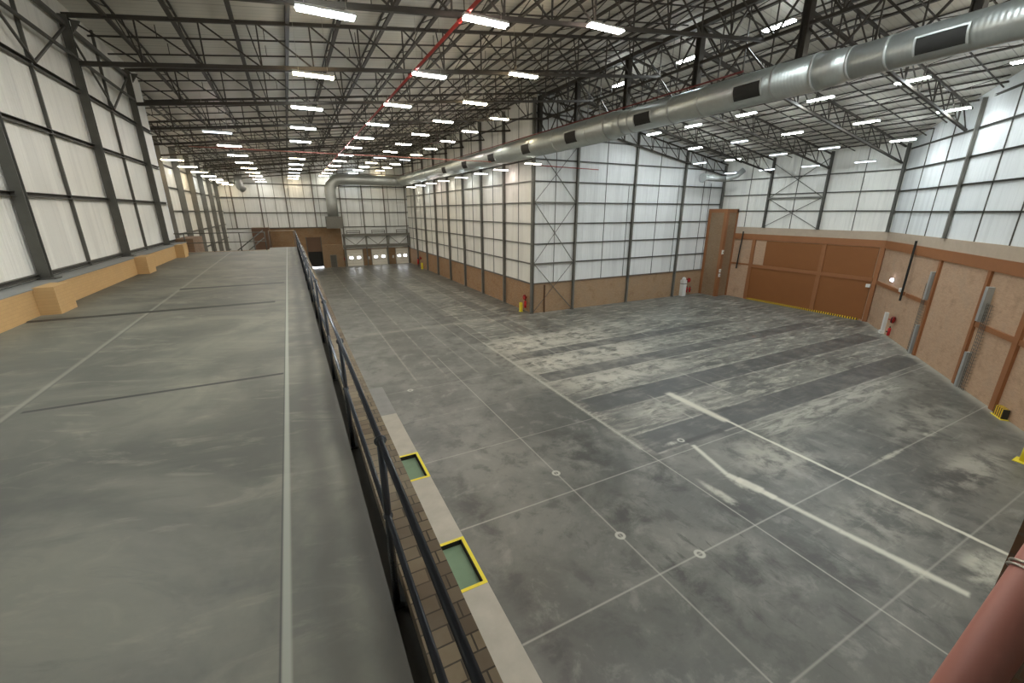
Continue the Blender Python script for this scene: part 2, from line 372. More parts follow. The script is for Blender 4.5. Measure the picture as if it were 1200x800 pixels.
# ------------------------------------------------------------------ main dimensions
FL = -10.2; PL = -2.35
XW, XW2 = -6.1, -9.5                  # left wall near, left wall far part
XB, YB = 21.4, 37.0                   # corner of the white partition
YF, YBK = 87.2, -8.0                  # far wall, wall behind
XD, YC = 48.4, 19.15                  # door wall, its corner with the slanting wall
XR = 21.8                             # ridge
def top(x): return 6.45 + .125*(x+5.7) if x <= XR else top(XR) - .173*(x-XR)
def roofz(x): return top(x) + .58
def rw(s, off=0.0):                   # point on the slanting wall; off = towards the hall
    return (XD + RWU[0]*s + RWU[1]*off, YC + RWU[1]*s - RWU[0]*off)
def ordn(i): return ['first','second','third','fourth','fifth','sixth','seventh','eighth','ninth','tenth','eleventh','twelfth','thirteenth','fourteenth','fifteenth','sixteenth','seventeenth','eighteenth','nineteenth','twentieth'][i]

# ------------------------------------------------------------------ SHELL
PITS = [(8.73, 10.7), (14.4, 16.36)]; PX0, PX1 = 1.7, 3.68
mb = MB(); mb.poly([(3.7,-8.2,FL),(60,-8.2,FL),(60,YF+.3,FL),(3.7,YF+.3,FL)], (0,0,-.4)); struct('floor', mb, M['floor'])
mb = MB().box(-9.8, 3.7, 24.5, YF+.3, FL-.4, FL); struct('floor_far', mb, M['floor'])
ys = [-8.2, PITS[0][0], PITS[0][1], PITS[1][0], PITS[1][1], 20.6]
mb = MB()
mb.box(.5, 3.7, ys[0], ys[1], FL-.4, FL+.002); mb.box(.5, 3.7, ys[2], ys[3], FL-.4, FL+.002); mb.box(.5, 3.7, ys[4], ys[5], FL-.4, FL+.002)
for a, b in PITS:
    mb.box(.5, PX0, a, b, FL-.4, FL+.002); mb.box(PX1, 3.7, a, b, FL-.4, FL+.002)
struct('floor_strip', mb, M['strip'])
struct('floor_strip_grey', MB().box(.5, 3.7, 20.6, 24.5, FL-.4, FL+.001), M['strip2'])
for i, (a, b) in enumerate(PITS):
    t = thing('dock_pit', ((PX0+PX1)/2, (a+b)/2, FL-.3), ['green floor pit with yellow edging, the nearer and larger-looking one below the brick coping', 'green floor pit with yellow edging, the farther one beside the pale strip'][i], 'pit')
    make('pit_floor', MB().box(PX0+.01, PX1-.01, a+.01, b-.01, FL-.3, FL-.17), M['green'], t)
    e = MB(); w = .085
    e.box(PX0, PX1+.02, a-.02, a+w, FL+.003, FL+.012); e.box(PX0, PX1+.02, b-w, b+.02, FL+.003, FL+.012); e.box(PX1-w, PX1+.02, a+w, b-w, FL+.003, FL+.012)
    make('yellow_edging', e, M['yellow'], t)
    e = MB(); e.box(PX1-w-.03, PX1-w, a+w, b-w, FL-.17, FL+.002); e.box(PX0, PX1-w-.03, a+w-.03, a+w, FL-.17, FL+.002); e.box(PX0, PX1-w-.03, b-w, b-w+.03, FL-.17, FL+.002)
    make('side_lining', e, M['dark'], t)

# raised platform, gutter and brick coping
mb = MB().box(-6.4, .255, -8.2, 31.2, FL, PL); mb.box(-1.35, .255, 31.2, 33.2, FL, PL)
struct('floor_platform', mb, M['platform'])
struct('floor_gutter', MB().box(.255, .37, -8.2, 33.2, FL, PL-.13), M['gutter'])
struct('wall_retaining', MB().box(.37, .62, -8.2, 33.2, FL, PL-.05), M['br_ret'])
t = single('brick_coping', MB().box(.345, .65, -8.2, 33.2, PL-.05, PL+.07), M['br_cop'], 'brown brick coping along the edge of the raised platform below the handrail', 'coping')
# white nosing at the far platform end
struct('trim_1', MB().box(-6.1, -1.35, 31.2, 31.28, PL-.2, PL+.03), M['cap'])

# walls
def wall_poly(name, pts, off, mat): return struct(name, MB().poly(pts, off), mat)
# left, near stretch
struct('wall_left_near', MB().poly([(XW,YBK,PL),(XW,31.6,PL),(XW,31.6,roofz(XW)),(XW,YBK,roofz(XW))], (-.2,0,0)), M['pan_l'])
struct('wall_left_return', MB().box(XW2-.1, XW, 31.6, 31.8, FL, roofz(XW2)), M['pan_x'])
struct('wall_left_far', MB().poly([(XW2,31.6,FL),(XW2,YF,FL),(XW2,YF,roofz(XW2)),(XW2,31.6,roofz(XW2))], (-.2,0,0)), M['pan_l'])
struct('wall_far', MB().poly([(XW2-.2,YF,-2.85),(XB+.2,YF,-2.85),(XB+.2,YF,roofz(XB)),(XW2-.2,YF,roofz(XW2))], (0,.2,0)), M['pan_x'])
# partition
struct('wall_partition_left', MB().poly([(XB,YB,-7.13),(XB,YF,-7.13),(XB,YF,roofz(XB)),(XB,YB,roofz(XB))], (.15,0,0)), M['pan_l'])
struct('wall_partition_front', MB().poly([(XB+.15,YB,-7.13),(XD+.2,YB,-7.13),(XD+.2,YB,roofz(XD)),(XR,YB,roofz(XR)),(XB+.15,YB,roofz(XB))], (0,.15,0)), M['pan_x'])
struct('wall_partition_left_brick', MB().box(XB-.02, XB+.2, YB+.02, YF, FL, -7.13), M['br_y'])
struct('wall_partition_front_brick', MB().box(XB+.2, XD, YB-.04, YB+.18, FL, -7.13), M['br_x'])
# door wall upper
struct('wall_door_side', MB().poly([(XD,YC,-1.8),(XD,YB,-1.8),(XD,YB,roofz(XD)),(XD,YC,roofz(XD))], (.2,0,0)), M['pan_l'])
S2 = 43.4; p0 = rw(0); p1 = rw(S2); on = (-RWU[1]*-.2*-1, 0, 0)
def rwbox(mb, s0, s1, o0, o1, z0, z1):
    a = rw(s0,o0); b = rw(s1,o0); c = rw(s1,o1); d = rw(s0,o1)
    mb.poly([(a[0],a[1],z0),(b[0],b[1],z0),(c[0],c[1],z0),(d[0],d[1],z0)], (0,0,z1-z0)); return mb
offv = (-RWU[1]*.2, RWU[0]*.2*1, 0)
offv = (.2*.6245, -.2*.781, 0)
struct('wall_right', MB().poly([(p0[0],p0[1],-1.8),(p1[0],p1[1],-1.8),(p1[0],p1[1],roofz(XR)-.0),(XR,rw((XD-XR)/.781)[1],roofz(XR)),(p0[0],p0[1],roofz(XD))], offv), M['pan_d'])
struct('wall_right_brick', rwbox(MB(), 0, S2, -.25, 0, FL, -2.55), M['br_d'])
struct('trim_2', rwbox(MB(), 0, S2, -.3, .08, -2.55, -1.8), M['cap'])
struct('trim_3', MB().box(XD-.08, XD+.3, YC+.06, 36.9, -2.55, -1.8), M['cap'])
struct('wall_back', MB().box(XW-.2, 16, YBK-.2, YBK, FL, roofz(16)), M['pan_x'])
# roof
def slab(x0, x1, y0, y1): return MB().poly([(x0,y0,roofz(x0)),(x1,y0,roofz(x1)),(x1,y1,roofz(x1)),(x0,y1,roofz(x0))], (0,0,.12))
struct('ceiling', slab(XW2-.2, XR, YBK-.2, YF+.2), M['roof'])
struct('ceiling_right', slab(XR, XD+.3, YBK-.2, YB+.2), M['roof'])

# ------------------------------------------------------------------ left ledge with piers
mb = MB().box(XW, -5.5, YBK, 31.2, PL, -1.74); mb.box(-5.52, -5.47, YBK, 12.9, PL, -1.74)
struct('wall_left_plinth', mb, M['ledge'])
struct('trim_4', MB().box(XW, -5.47, YBK, 31.2, -1.74, -1.72), M['ledge_top'])
for i, (a, b) in enumerate(((13.62,14.5),(21.2,22.2),(28.0,28.9),(6.0,6.9))):
    if i < 3: single('plinth_pier', MB().box(-5.5, -5.13, a, b, PL, -1.70), M['ledge'], ['ochre painted block pier projecting from the left plinth, nearest the camera', 'ochre painted block pier on the left plinth, in the middle', 'ochre painted block pier on the left plinth, farthest away'][i], 'pier')
single('plinth_far_end', MB().box(-6.05, -5.2, 31.3, 34.5, -4.4, -1.55), M['br_ret'], 'far end of the ochre plinth, its differing light painted in as red brick', 'brick block')  # plinth carries on here; its different lighting is painted as red

# ------------------------------------------------------------------ left wall steel
FY = [2.35+6.6*k for k in range(-1, 13)]
FY = [y for y in FY if YBK+.5 < y < YF-2]
NY = [y for y in FY if y < 31]
for i, y in enumerate(NY):
    lab = 'dark steel column against the left wall, %s from the back of the hall' % ordn(i)
    if y > 14: lab = 'dark steel column on the left plinth, %s one counted from the camera in view' % ordn([k for k in NY if k > 14].index(y))
    t = thing('wall_column', (-5.88, y, -1.72), lab, 'column')
    make('shaft', MB().ibeam((-5.93,y,-1.72), (-5.93,y,top(-5.9)), .24, .17, .025, (0,1,0)), M['steel'], t)
    make('base_plate', MB().box(-6.06,-5.68, y-.17, y+.17, -1.72, -1.69), M['steel'], t)
    make('bracket', MB().poly([(-5.76,y-.04,6.3),(-5.5,y-.04,6.3),(-5.76,y-.04,5.9)], (0,.08,0)), M['steel'], t)
def girt(name, A, B, w, h, lab, mat='girt', cat='girt'):
    return single(name, MB().cee(A, B, w, h), M[mat], lab, cat)
for z, h, nm in ((.42,.12,'lowest'), (2.28,.13,'middle'), (4.08,.14,'upper')):
    girt('wall_girt', (XW+.08,YBK,z), (XW+.08,31.5,z), .14, h, '%s horizontal steel girt along the near left wall' % nm, 'steel')
girt('wall_girt', (XW+.06,YBK,-1.62), (XW+.06,31.5,-1.62), .1, .1, 'bottom steel rail of the near left wall sheets above the plinth', 'steel')
for i in range(len(NY)):
    y = NY[i] + 3.3
    if y > 31.5: continue
    single('wall_mullion', MB().bar((XW+.05,y,-1.7), (XW+.05,y,roofz(XW)), .07, .09, (1,0,0)), M['steel'], 'thin upright steel mullion on the left wall, midway past column %s' % ordn(i), 'mullion')
for i, y in enumerate(NY[:-1]):
    y2 = NY[i+1]; ym = (y+y2)/2; x = XW+.16
    t = thing('eaves_brace', (x, ym, 4.08), 'dark lattice bracing under the left eaves, %s bay from the back' % ordn(i), 'bracing')
    make('diagonal', MB().bar((x,ym,4.15), (x,y,6.1), .06, .06), M['steel'], t); make('diagonal', MB().bar((x,ym,4.15), (x,y2,6.1), .06, .06), M['steel'], t)
    make('chord', MB().bar((x+.08,y,5.15), (x+.08,y2,5.15), .08, .09), M['steel'], t); make('top_chord', MB().bar((x,y,6.15), (x,y2,6.15), .12, .14), M['steel'], t)
# far part of the left wall
LY = [y for y in FY if y > 35]
for i, y in enumerate(LY):
    t = thing('wall_column', (XW2+.25, y, FL), 'grey steel column of the recessed far left wall, %s past the platform' % ordn(i), 'column')
    make('shaft', MB().ibeam((XW2+.25,y,FL), (XW2+.25,y,top(XW2)), .5, .28, .03, (0,1,0)), M['steel2'], t)
    make('base_plate', MB().box(XW2+.0,XW2+.55, y-.2, y+.2, FL, FL+.04), M['steel2'], t)
for i, z in enumerate((-6.2,-4.2,-2.1,0,2.1,4.0)):
    girt('wall_girt', (XW2+.07,32,z), (XW2+.07,YF,z), .14, .13, 'horizontal girt of the recessed far left wall, %s from the floor' % ordn(i))

# ------------------------------------------------------------------ far wall
FX = [-7.9, -3.9, .1, 4.5, 9.0, 12.9, 16.9, 21.0]
for i, x in enumerate(FX):
    zb = FL if x > 7 else -2.85
    single('wall_column', MB().ibeam((x,YF-.12,zb), (x,YF-.12,top(x)), .18, .22, .02, (0,1,0)), M['steel2'], 'grey steel column of the far end wall, %s from its left corner' % ordn(i), 'column')
for i, z in enumerate((-2.85,-.25,2.2,4.45,6.6)):
    girt('wall_girt', (XW2,YF-.08,z), (XB,YF-.08,z), .14, .16, 'horizontal girt across the far end wall, %s up from the brickwork' % ordn(i))
for i in range(13):
    x = -8.6 + 2.33*i
    if min(abs(x-k) for k in FX) < .5: x += .7
    single('wall_mullion', MB().bar((x,YF-.05,-2.85), (x,YF-.05,roofz(x)-.2), .06, .06), M['girt'], 'thin upright mullion of the far end wall, %s from its left corner' % ordn(i), 'mullion')
fw = MB()
fw.box(XW2-.2,-5.6,YF,YF+.25,FL,-2.85)
struct('wall_far_lower_sheet', fw, M['pan_x'])
# brick part with openings: roller door x 2.45-4.85, small door x 6.1-7.2
b = MB(); Y0, Y1 = YF, YF+.3
b.box(-5.6, 2.45, Y0,Y1,FL,-2.85); b.box(2.45,4.85,Y0,Y1,-4.6,-2.85); b.box(4.85,6.1,Y0,Y1,FL,-2.85); b.box(6.1,7.2,Y0,Y1,-7.9,-2.85); b.box(7.2,8.55,Y0,Y1,FL,-2.85)
DD = [(9.1,12.05),(13.7,16.7),(18.4,20.95)]
xs_ = 8.55
for a, c in DD:
    b.box(xs_, a, Y0, Y1, FL, -6.95); b.box(a, c, Y0, Y1, -7.1, -6.95); xs_ = c
b.box(xs_, XB, Y0, Y1, FL, -6.95)
struct('wall_far_brick', b, M['br_far'])
struct('wall_far_sheet_band', MB().box(8.55, XB, YF, YF+.25, -6.95, -2.85), M['pan_x'])
single('corner_pier', MB().box(4.9, 8.5, YF-.35, YF-.02, FL, -6.0), M['br_t'], 'orange brown brick block against the far wall beside the small dark door', 'brick block')
d = thing('door_1', (3.65,YF+.1,FL), kind='structure')
make('shutter', MB().box(2.45,4.85,YF+.08,YF+.14,-7.2,-4.6), M['shutter'], d); make('opening', MB().box(2.45,4.85,YF+.25,YF+.3,FL+.18,-7.2), M['dark'], d)
make('guide', MB().box(2.36,2.48,YF-.08,YF+.1,FL,-4.5), M['steel'], d); make('guide', MB().box(4.82,4.94,YF-.08,YF+.1,FL,-4.5), M['steel'], d)
make('threshold_gap', MB().box(2.5,4.8,YF+.25,YF+.3,FL+.02,FL+.18), M['daylight'], d)
d = thing('door_2', (6.65,YF-.37,FL), kind='structure')
make('leaf', MB().box(6.15,7.15,YF-.40,YF-.36,FL,-7.95), M['steel'], d)
f = MB(); f.box(6.08,6.16,YF-.42,YF-.35,FL,-7.85); f.box(7.14,7.22,YF-.42,YF-.35,FL,-7.85); f.box(6.08,7.22,YF-.42,YF-.35,-7.93,-7.85); make('frame', f, M['steel2'], d)
for i, (a, c) in enumerate(DD):
    d = thing('door_%d' % (i+3), ((a+c)/2,YF+.1,FL), kind='structure')
    p = MB(); hh = (-7.1-FL)/6
    for k in range(6): p.box(a, c, YF+.06, YF+.12, FL+k*hh+.012, FL+(k+1)*hh-.006)
    make('sectional_leaf', p, M['offwhite'], d)
    w = (c-a)
    for q in (.27, .74): make('vision_window', MB().box(a+w*q-.30, a+w*q+.30, YF+.045, YF+.07, -8.80, -8.42), M['daylight'], d)
    g = MB(); g.box(a-.1,a+.02,YF-.06,YF+.1,FL,-6.95); make('guide', g, M['steel2'], d); g = MB(); g.box(c-.02,c+.1,YF-.06,YF+.1,FL,-6.95); make('guide', g, M['steel2'], d)
    t = thing('door_control', (a-.55, YF-.1, -8.9), 'small control box left of the %s cream dock door' % ['left','middle','right'][i], 'control box')
    make('case', MB().box(a-.68,a-.42,YF-.12,YF,-9.0,-8.5), M['white'] if i else M['redeq'], t); make('button', MB().box(a-.6,a-.5,YF-.14,YF-.12,-8.85,-8.75), M['dark'], t)
    t = thing('roof_light_bar', ((a+c)/2, YF-.6, -3.9), 'dark horizontal bar frame above the %s cream dock door' % ['left','middle','right'][i], 'bar')
    g = MB(); g.bar((a+.3,YF-.6,-3.5),(c-.2,YF-.6,-3.5),.12,.1); g.bar((a+.3,YF-.6,-3.85),(c-.2,YF-.6,-3.85),.12,.1); make('rail', g, M['steel'], t)
    g = MB(); g.bar((a+.35,YF-.6,-4.1),(a+.35,YF-.6,-3.5),.1); g.bar((c-.25,YF-.6,-4.1),(c-.25,YF-.6,-3.5),.1); make('stand', g, M['steel'], t)
t = thing('door_girder', (15, YF-.5, -6.9), 'grey lattice girder spanning above the three cream dock doors', 'girder')
make('top_chord', MB().bar((8.6,YF-.5,-4.35),(XB-.05,YF-.5,-4.35),.3,.45), M['steel2'], t); make('bottom_chord', MB().bar((8.6,YF-.5,-6.4),(XB-.05,YF-.5,-6.4),.3,.5), M['steel2'], t)
for k in range(6):
    x = 8.8+2.08*k; make('diagonal', MB().bar((x,YF-.5,-6.2 if k%2 else -4.5),(x+2.08,YF-.5,-4.5 if k%2 else -6.2),.1), M['steel2'], t)
for k in range(4):
    x = 8.8+4.15*k; make('post', MB().bar((x,YF-.5,-10.2 if k in (0,) else -6.5),(x,YF-.5,-4.3),.25,.2), M['steel2'], t)

# ------------------------------------------------------------------ white partition steel
GZ = [-7.13, -5.1, -3.15, -1.2, .8, 2.75, 4.7, 6.65, 8.6]
BY = [37.0 + 6.25*k for k in range(9)]
for i, y in enumerate(BY[:8]):
    lab = 'grey steel corner column where the two white partition walls meet' if i == 0 else 'grey steel column on the left face of the white partition, %s past the corner' % ordn(i-1)
    x = XB-.17; y_ = y-.12 if i == 0 else y
    t = thing('partition_column', (x, y_, FL), lab, 'column')
    make('shaft', MB().ibeam((x,y_,FL),(x,y_,top(x)),.22 if i else .28,.30,.02,(1,0,0)), M['steel2'], t)
    make('base_plate', MB().box(x-.2,x+.17,y_-.17,y_+.17,FL,FL+.03), M['steel2'], t)
for i, z in enumerate(GZ):
    girt('wall_girt', (XB-.06,YB,z),(XB-.06,YF-.1,z),.11,.12,'girt along the left face of the white partition, %s from the brickwork' % ordn(i))
    x1 = XD if z < top(XD) else XR + (top(XR)-z)/.173
    girt('wall_girt', (XB+.1,YB-.07,z),(x1,YB-.07,z),.11,.12,'girt along the front face of the white partition, %s from the brickwork' % ordn(i))
n_ = 0
for i in range(8):
    for q in (.5,):
        y = BY[i]+6.25*q
        single('wall_mullion', MB().bar((XB-.03,y,-7.1),(XB-.03,y,roofz(XB)-.1),.05,.05), M['girt'], 'thin mullion on the left face of the white partition, %s past the corner' % ordn(n_), 'mullion'); n_ += 1
PXc = [26.3, 33.9, 41.4]
for i, x in enumerate(PXc):
    t = thing('partition_column', (x, YB-.2, FL), 'grey steel column on the front face of the white partition, %s right of the corner' % ordn(i), 'column')
    make('shaft', MB().ibeam((x,YB-.2,FL),(x,YB-.2,top(x)),.2,.28,.02,(0,1,0)), M['steel2'], t)
    make('base_plate', MB().box(x-.16,x+.16,YB-.38,YB-.02,FL,FL+.03), M['steel2'], t)
single('partition_column', MB().ibeam((XD-.2,YB-.2,-1.8),(XD-.2,YB-.2,top(XD)),.2,.28,.02,(0,1,0)), M['steel2'], 'grey steel column in the corner above the brick tower', 'column')
for i, x in enumerate((23.85, 30.1, 37.6, 44.9)):
    single('wall_mullion', MB().bar((x,YB-.03,-7.1),(x,YB-.03,roofz(x)-.1),.05,.05), M['girt'], 'thin mullion on the front face of the white partition, %s right of the corner' % ordn(i), 'mullion')
for i, x in enumerate((33.2, 40.7, 46.1)):
    single('conduit', MB().tube((x,YB-.06,-7.1),(x,YB-.06,2.6+.3*i if i < 2 else 3.2),.03,8), M['girt'], 'thin upright conduit on the front partition wall, %s from its left' % ordn(i), 'conduit')
# X bracing of the first bay
t = thing('cross_bracing', (23.8, YB-.2, FL), 'grey diagonal cross bracing in the partition bay right of the corner', 'bracing')
for z0, z1 in ((FL+.1,-5.1),(-5.1,.8),(.8,6.0)):
    make('diagonal', MB().bar((XB,YB-.22,z1),(26.2,YB-.22,z0),.09,.05), M['steel2'], t)
    make('counter_diagonal', MB().bar((XB,YB-.12,z0),(26.2,YB-.12,z1),.04,.04), M['girt'], t)
for z in (-5.1,.8,6.0): make('strut', MB().bar((XB,YB-.2,z),(26.2,YB-.2,z),.12,.16), M['steel2'], t)
single('wall_strip', MB().bar((22.75,YB-.08,FL),(22.75,YB-.08,-7.3),.34,.06), M['shutter'], 'dark brown vertical strip on brickwork right of the partition corner', 'strip')

# ------------------------------------------------------------------ brick tower and door wall
t = thing('brick_tower', (47.3, 35.6, FL), 'tall brick tower framed in brown steel beside the big brown door', 'tower')
make('brick_body', MB().box(46.4, XD, 34.45, YB-.05, FL, .15), M['br_t'], t)
f = MB(); f.box(46.3,46.72,34.36,34.75,FL,.26); make('corner_post', f, M['brown'], t)
f = MB(); f.box(46.33,46.55,36.6,YB-.05,FL,.26); make('side_post', f, M['brown'], t)
f = MB(); f.box(XD-.25,XD,34.38,34.6,FL,.26); make('side_post', f, M['brown'], t)
f = MB(); f.box(46.34,46.6,34.75,36.6,-.15,.26); f.box(46.72,XD,34.38,34.6,-.15,.26); make('top_rail', f, M['brown'], t)
for i, (z, h) in enumerate(((-5.0,.5),(-7.2,.4),(-7.75,.4))):
    s = thing('switch_box', (46.3,34.3,z), ['uppermost cream switch box on the brown tower corner post','middle cream switch box on the brown tower corner post','lowest cream switch box on the brown tower corner post'][i], 'switch box')
    make('case', MB().box(46.3,46.55,34.26,34.37,z,z+h), M['offwhite'], s); make('button', MB().box(46.38,46.47,34.24,34.262,z+h*.4,z+h*.6), M['dark'], s)
# lower door wall: brick, frame, door
struct('wall_door_side_brick', MB().box(XD, XD+.3, YC, YB, FL, -2.55), M['br_dy'])
b = MB(); b.box(XD-.12,XD,YC+.05,34.4,-3.2,-2.55); 
single('brown_lintel', b, M['brown'], 'long brown steel beam above the big brown door', 'beam')
single('brown_post', MB().box(XD-.13,XD,31.6,32.0,FL,-3.2), M['brown'], 'brown steel post at the left edge of the big brown door', 'post')
single('brown_post', MB().box(XD-.13,XD,YC,YC+.35,FL,-3.2), M['brown'], 'brown steel post in the corner right of the big brown door', 'post')
single('brown_bar', MB().box(XD-.08,XD,32.0,34.4,-6.2,-6.0), M['brown'], 'short brown rail on brickwork between the tower and the big door', 'rail')
d = thing('door_6', (XD, 25.5, FL), kind='structure')
make('upper_leaf_left', MB().box(XD-.07,XD-.02,24.35,30.3,-6.0,-3.25), M['door'], d)
make('upper_leaf_right', MB().box(XD-.07,XD-.02,19.6,24.1,-6.0,-3.25), M['door'], d)
make('lower_leaf_left', MB().box(XD-.07,XD-.02,24.35,31.6,FL+.15,-6.3), M['door'], d)
make('lower_leaf_right', MB().box(XD-.07,XD-.02,19.6,24.1,FL+.15,-6.3), M['door'], d)
make('mid_rail', MB().box(XD-.16,XD-.02,19.5,31.6,-6.35,-6.0), M['brown'], d); make('mid_post', MB().box(XD-.17,XD-.02,24.0,24.4,FL+.1,-3.2), M['brown'], d)
make('bottom_stripe', MB().box(XD-.19,XD-.02,19.9,31.5,FL+.02,FL+.2), M['haz'], d)
single('hanging_pipe', MB().tube((XD-.3,33.2,-2.3),(XD-.3,33.4,-6.7),.07,10), M['dark'], 'black vertical pipe on brickwork left of the big brown door', 'pipe')
# door wall upper steel
DYc = [YC+.15, 25.2, 30.95]
for i, y in enumerate(DYc):
    t = thing('wall_column', (XD-.2,y,-1.8), ['grey column in the corner above the big brown door','grey column above the middle of the big brown door','grey column above the left part of the big brown door'][i], 'column')
    make('shaft', MB().ibeam((XD-.18,y,-1.8),(XD-.18,y,top(XD)+.3),.2,.24,.02,(1,0,0)), M['steel'], t); make('base_plate', MB().box(XD-.35,XD,y-.15,y+.15,-1.8,-1.77), M['steel'], t)
for i, z in enumerate((.02, 1.78, 3.5)):
    girt('wall_girt', (XD-.06,YC,z),(XD-.06,YB,z),.11,.11,'girt above the big brown door, %s from the plaster band' % ordn(i), 'steel')
for i, y in enumerate((22.2, 28.1, 33.4)):
    single('wall_mullion', MB().bar((XD-.03,y,-1.8),(XD-.03,y,roofz(XD)-.1),.05,.05), M['steel'], 'thin mullion above the big brown door, %s from the corner' % ordn(i), 'mullion')
t = thing('cross_bracing', (XD-.2,28,-1.8), 'dark cross bracing between columns above the big brown door', 'bracing')
for z0, z1 in ((-1.7,1.35),(1.35,5.0)):
    make('diagonal', MB().bar((XD-.2,25.3,z1),(XD-.2,30.9,z0),.07,.05), M['steel'], t); make('diagonal', MB().bar((XD-.24,25.3,z0),(XD-.24,30.9,z1),.07,.05), M['steel'], t)
make('strut', MB().bar((XD-.22,25.3,1.35),(XD-.22,30.9,1.35),.1,.18), M['steel2'], t)

# ------------------------------------------------------------------ slanting right wall
def R(s, o, z): p = rw(s, o); return (p[0], p[1], z)
UPR = (.6245, -.781, 0)
single('brown_lintel', rwbox(MB(), .1, S2, 0, .12, -3.25, -2.55), M['brown'], 'long brown steel beam along the slanting right wall', 'beam')
for i, (s, w) in enumerate(((10.75,.28),(16.6,.28),(20.6,.40),(26.6,.28))):
    single('brown_post', rwbox(MB(), s-w/2, s+w/2, 0, .14, FL, -3.25), M['brown'], 'brown steel post on the slanting right wall, %s from the corner' % ordn(i), 'post')
for i, (a, b_) in enumerate(((.1,6.4),(6.8,10.6),(16.75,20.4),(20.8,26.4))):
    single('brown_bar', rwbox(MB(), a, b_, 0, .1, -6.5, -6.22), M['brown'], 'brown horizontal rail on the slanting right wall, %s from the corner' % ordn(i), 'rail')
single('hanging_pipe', MB().tube(R(6.6,.28,-2.2), R(6.6,.28,-6.9),.08,10), M['dark'], 'black vertical pipe hanging on the slanting right wall near the corner', 'pipe')
for i, s in enumerate((10.15, 16.95)):
    t = thing('guide_channel', R(s,.1,FL), ['zinc cable channel left of the first brown post on the right wall','zinc cable channel beside the second brown post on the right wall'][i], 'channel')
    sg = 1
    make('upper_channel', rwbox(MB(), s-.13+.25, s+.13+.25, .0, .3, -6.1, -4.1), M['galvp'], t)
    make('lower_channel', rwbox(MB(), s-.12+.2, s+.12+.2, .0, .25, FL, -8.0), M['galvp'], t)
    sa, sb = (s-.42, s+.04) if i == 0 else (s+.42, s+.90)
    cg = MB()
    for q in (0, 1/3, 2/3, 1):
        ss = sa+(sb-sa)*q; cg.bar(R(ss,.14,FL), R(ss,.14,-5.0), .022)
    zz = FL+.1
    while zz < -5.0: cg.bar(R(sa,.14,zz), R(sb,.14,zz), .018); cg.bar(R(sa,.14,zz), R(sa,.02,zz), .018); cg.bar(R(sb,.14,zz), R(sb,.02,zz), .018); zz += .2
    make('mesh_channel', cg, M['zinc_dark'], t)
for i, s in enumerate((0.0, 10.3, 20.6, 30.9)):
    if i:
        t = thing('wall_column', R(s,.16,-1.8), 'grey steel column on the slanting right wall, %s from the corner' % ordn(i-1), 'column')
        tp = top(min(rw(s)[0], 99))
        make('shaft', MB().ibeam(R(s,.14,-1.8), R(s,.14,tp+.2), .15,.20,.02,UPR), M['steel2'], t); make('base_plate', rwbox(MB(), s-.15, s+.15, .0,.32,-1.8,-1.77), M['steel'], t)
for i, s in enumerate((3.5, 7.0, 13.8, 17.3, 24.0, 27.5)):
    single('wall_mullion', MB().bar(R(s,.03,-1.8), R(s,.03,roofz(rw(s)[0])-.15),.05,.05,UPR), M['steel'], 'thin mullion on the slanting right wall, %s from the corner' % ordn(i), 'mullion')
for i, z in enumerate((-.03,1.68,3.4,5.1,6.8)):
    s0 = 0 if z < top(XD) else (XD - (XR + (top(XR)-z)/.173))/.781
    girt('wall_girt', R(s0,.07,z), R(S2-6,.07,z), .11,.11,'girt along the slanting right wall, %s above the plaster band' % ordn(i), 'steel')
t = thing('wall_lamp', R(3.5,.1,-5.7), 'small bright lamp glowing on the right wall brickwork near the corner', 'lamp')
make('back_plate', rwbox(MB(), 3.3,3.75,0,.06,-5.82,-5.5), M['white'], t)
bl = MB(); c_ = R(3.52,.12,-5.66); bl.ball(c_, .13, 12); make('glowing_lens', bl, M['lamp'], t)
for i, (s, z, w, h) in enumerate(((5.9,-6.3,.3,.3),(-.0,0,0,0))):
    if w:
        t = thing('sensor_box', R(s,.1,z), 'small white box on the brown rail of the right wall', 'box')
        make('case', rwbox(MB(), s-w/2, s+w/2, .1,.24, z, z+h), M['white'], t); make('cover', rwbox(MB(), s-w/3, s+w/3, .24,.26, z+.05, z+h-.05), M['white'], t)
t = thing('sensor_box', (XD-.25,19.75,-6.5+.0), 'small white box at the right edge of the big brown door', 'box')
make('case', MB().box(XD-.3,XD-.15,19.5,19.85,-6.9,-6.6), M['white'], t); make('cover', MB().box(XD-.32,XD-.3,19.56,19.79,-6.86,-6.64), M['white'], t)
def extinguisher(P, nx, ny, lab, s=1.0):
    x, y, z = P; t = thing('fire_extinguisher', (x,y,z), lab, 'fire extinguisher')
    make('cylinder', MB().tube((x,y,z),(x,y,z+.5*s),.1*s,14).ball((x,y,z+.5*s),.1*s,14), M['redeq'], t, True)
    make('valve', MB().tube((x,y,z+.56*s),(x,y,z+.68*s),.03*s,8).bar((x-.09*s,y,z+.68*s),(x+.07*s,y,z+.71*s),.03*s), M['dark'], t)
    make('hose', MB().path([(x+.03,y,z+.64*s),(x+.13*s,y,z+.6*s),(x+.15*s,y,z+.4*s),(x+.12*s,y,z+.25*s)],.015,8), M['dark'], t)
    make('bracket', MB().bar((x,y,z+.3*s),(x-nx*.2,y-ny*.2,z+.3*s),.1), M['steel'], t)
